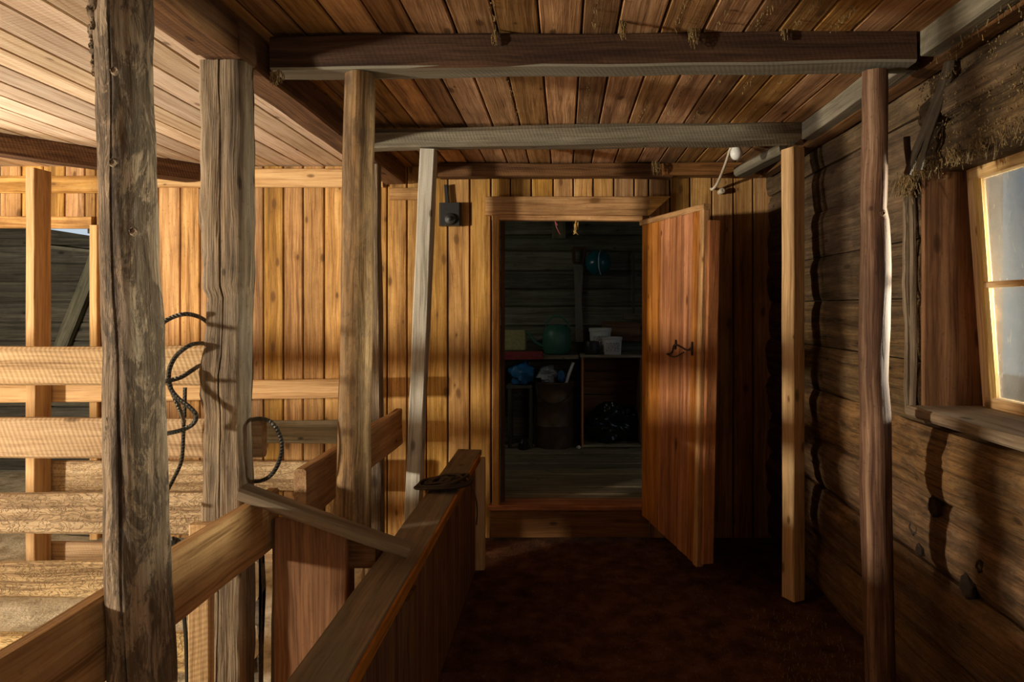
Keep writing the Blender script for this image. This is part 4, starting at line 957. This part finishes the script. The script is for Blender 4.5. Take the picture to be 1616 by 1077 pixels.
# workbench left with things
wbm = MB(); wbm.board((-1.2, 5.88, Z(-.42)), (.12, 5.88, Z(-.42)), .36, .03, wob=.003)
bn = thing('workbench', (-.5, 5.9, SF), 'low rough bench along left part of the store wall', 'bench'); wbm.build('bench_top', 'storefloor', bn)
for x in (-1.1, -.55):
    b = MB(); b.board((x, 5.8, SF), (x, 5.8, Z(-.44)), .06, .06, up=(0, 1, 0)); b.build('leg', 'store', bn)
b = MB(); b.board(P(788, 562, 5.68), P(856, 561, 5.68), .02, .07); tag(b.build('red_board', 'redp'), 'dark red painted board on the edge of the bench', 'board')
b = MB(); b.board(P(812, 552, 5.86), P(812, 521, 5.86), .20, .10, up=(0, 1, 0), wob=.004, ch=.01); tag(b.build('cardboard_box', 'yel'), 'dull yellow carton standing on the bench at left', 'carton')
# watering can
wc = thing('watering_can', P(885, 552, 5.85), 'dark green watering can standing on the bench', 'watering can'); c = Vector((-.06, 5.86, Z(-.403)))
b = MB(); b.lathe(c, [(.10, 0), (.115, .02), (.125, .10), (.122, .17), (.10, .23), (.06, .25), (.055, .245)], 32); b.build('body', 'green', wc, smooth=60)
b = MB(); b.tube([c+Vector((-.10, 0, .06)), c+Vector((-.18, -.02, .10)), c+Vector((-.25, -.04, .19))], .018, 10, 3, taper=.6); b.build('spout', 'green', wc)
b = MB(); b.tube([c+Vector((.10, 0, .17)), c+Vector((.09, 0, .27)), c+Vector((0, 0, .33)), c+Vector((-.09, 0, .27)), c+Vector((-.07, 0, .2))], .010, 8, 4); b.build('handle', 'green', wc)
# teal pot hanging
tp = thing('hanging_pot', P(942, 415, 5.98), 'round teal enamel pot hanging on the store room back wall', 'pot'); c = P(944, 415, 6.07)
b = MB(); b.lathe(c, [(.115, .0), (.118, -.006), (.112, .02), (.108, .06), (.09, .105), (.06, .13), (.02, .14), (.001, .142)], 36, axis=(-.15, -1, 0)); b.build('bowl', 'teal', tp, smooth=60)
b = MB(); b.tube([c+Vector((.02, -.06, .108)), c+Vector((-.0, -.145, .06)), c+Vector((-.005, -.155, 0)), c+Vector((0, -.145, -.06)), c+Vector((.02, -.06, -.108))], .004, 8, 4); b.build('white_band', 'white', tp)
# saw
sw = thing('hand_saw', P(912, 395, 6.1), 'hand saw with brown wooden handle hanging on the store wall', 'saw')
q = lambda px, py: (P(px, py, 6.1).x, P(px, py, 6.1).z)
b = MB(); b.prism([q(905, 418), q(921, 418), q(918, 470), q(921, 540), q(908, 540), q(907, 470)], 6.10, 6.104, 'y'); b.build('blade', 'steel', sw)
b = MB(); ys = 6.09
for pp in ([(905, 392), (924, 392)], [(905, 392), (906, 415)], [(924, 392), (920, 415)], [(905, 415), (921, 415)]):
    b.tube([P(pp[0][0], pp[0][1], 6.09), P(pp[1][0], pp[1][1], 6.09)], .014, 8, 0)
b.build('handle', 'darkpole', sw)
# broom head on stick
br = thing('hanging_scraper', P(1000, 500, 6.08), 'wooden scraper hanging upside down near door edge in the store', 'tool')
b = MB(); b.tube([P(999, 398, 6.1), P(1000, 495, 6.08)], .011, 8, 0); b.build('shaft', 'oldpost', br)
b = MB(); b.board(P(984, 500, 6.06), P(1016, 500, 6.06), .05, .05); b.build('head', 'oldpost', br)
b = MB(); b.board(P(882, 376, 6.10), P(882, 338, 6.10), .12, .03, up=(0, 1, 0)); tag(b.build('wall_block', 'storefloor'), 'small square wood block at the top of the store wall', 'block')
b = MB(); b.board(P(950, 522, 6.09), P(1010, 524, 6.09), .03, .17); tag(b.build('wall_board', 'panel'), 'reddish board fixed on store wall behind the pails', 'board')
b = MB(); b.blob(P(865, 692, 5.55)+Vector((.25, .1, .0)), .018, .018, .012, .4); o = b.build('paper_scrap', 'white'); o.location.z = SF-.004
tag(o, 'small crumpled white scrap on the floor beside the tall bin', 'scrap')
b = MB(); b.lathe((-.335, 5.62, SF-.004), [(.04, 0), (.042, .005), (.042, .06), (.02, .085), (.015, .09)], 20); tag(b.build('dark_bottle', 'black'), 'small dark can on the floor left of the tall bin', 'can')
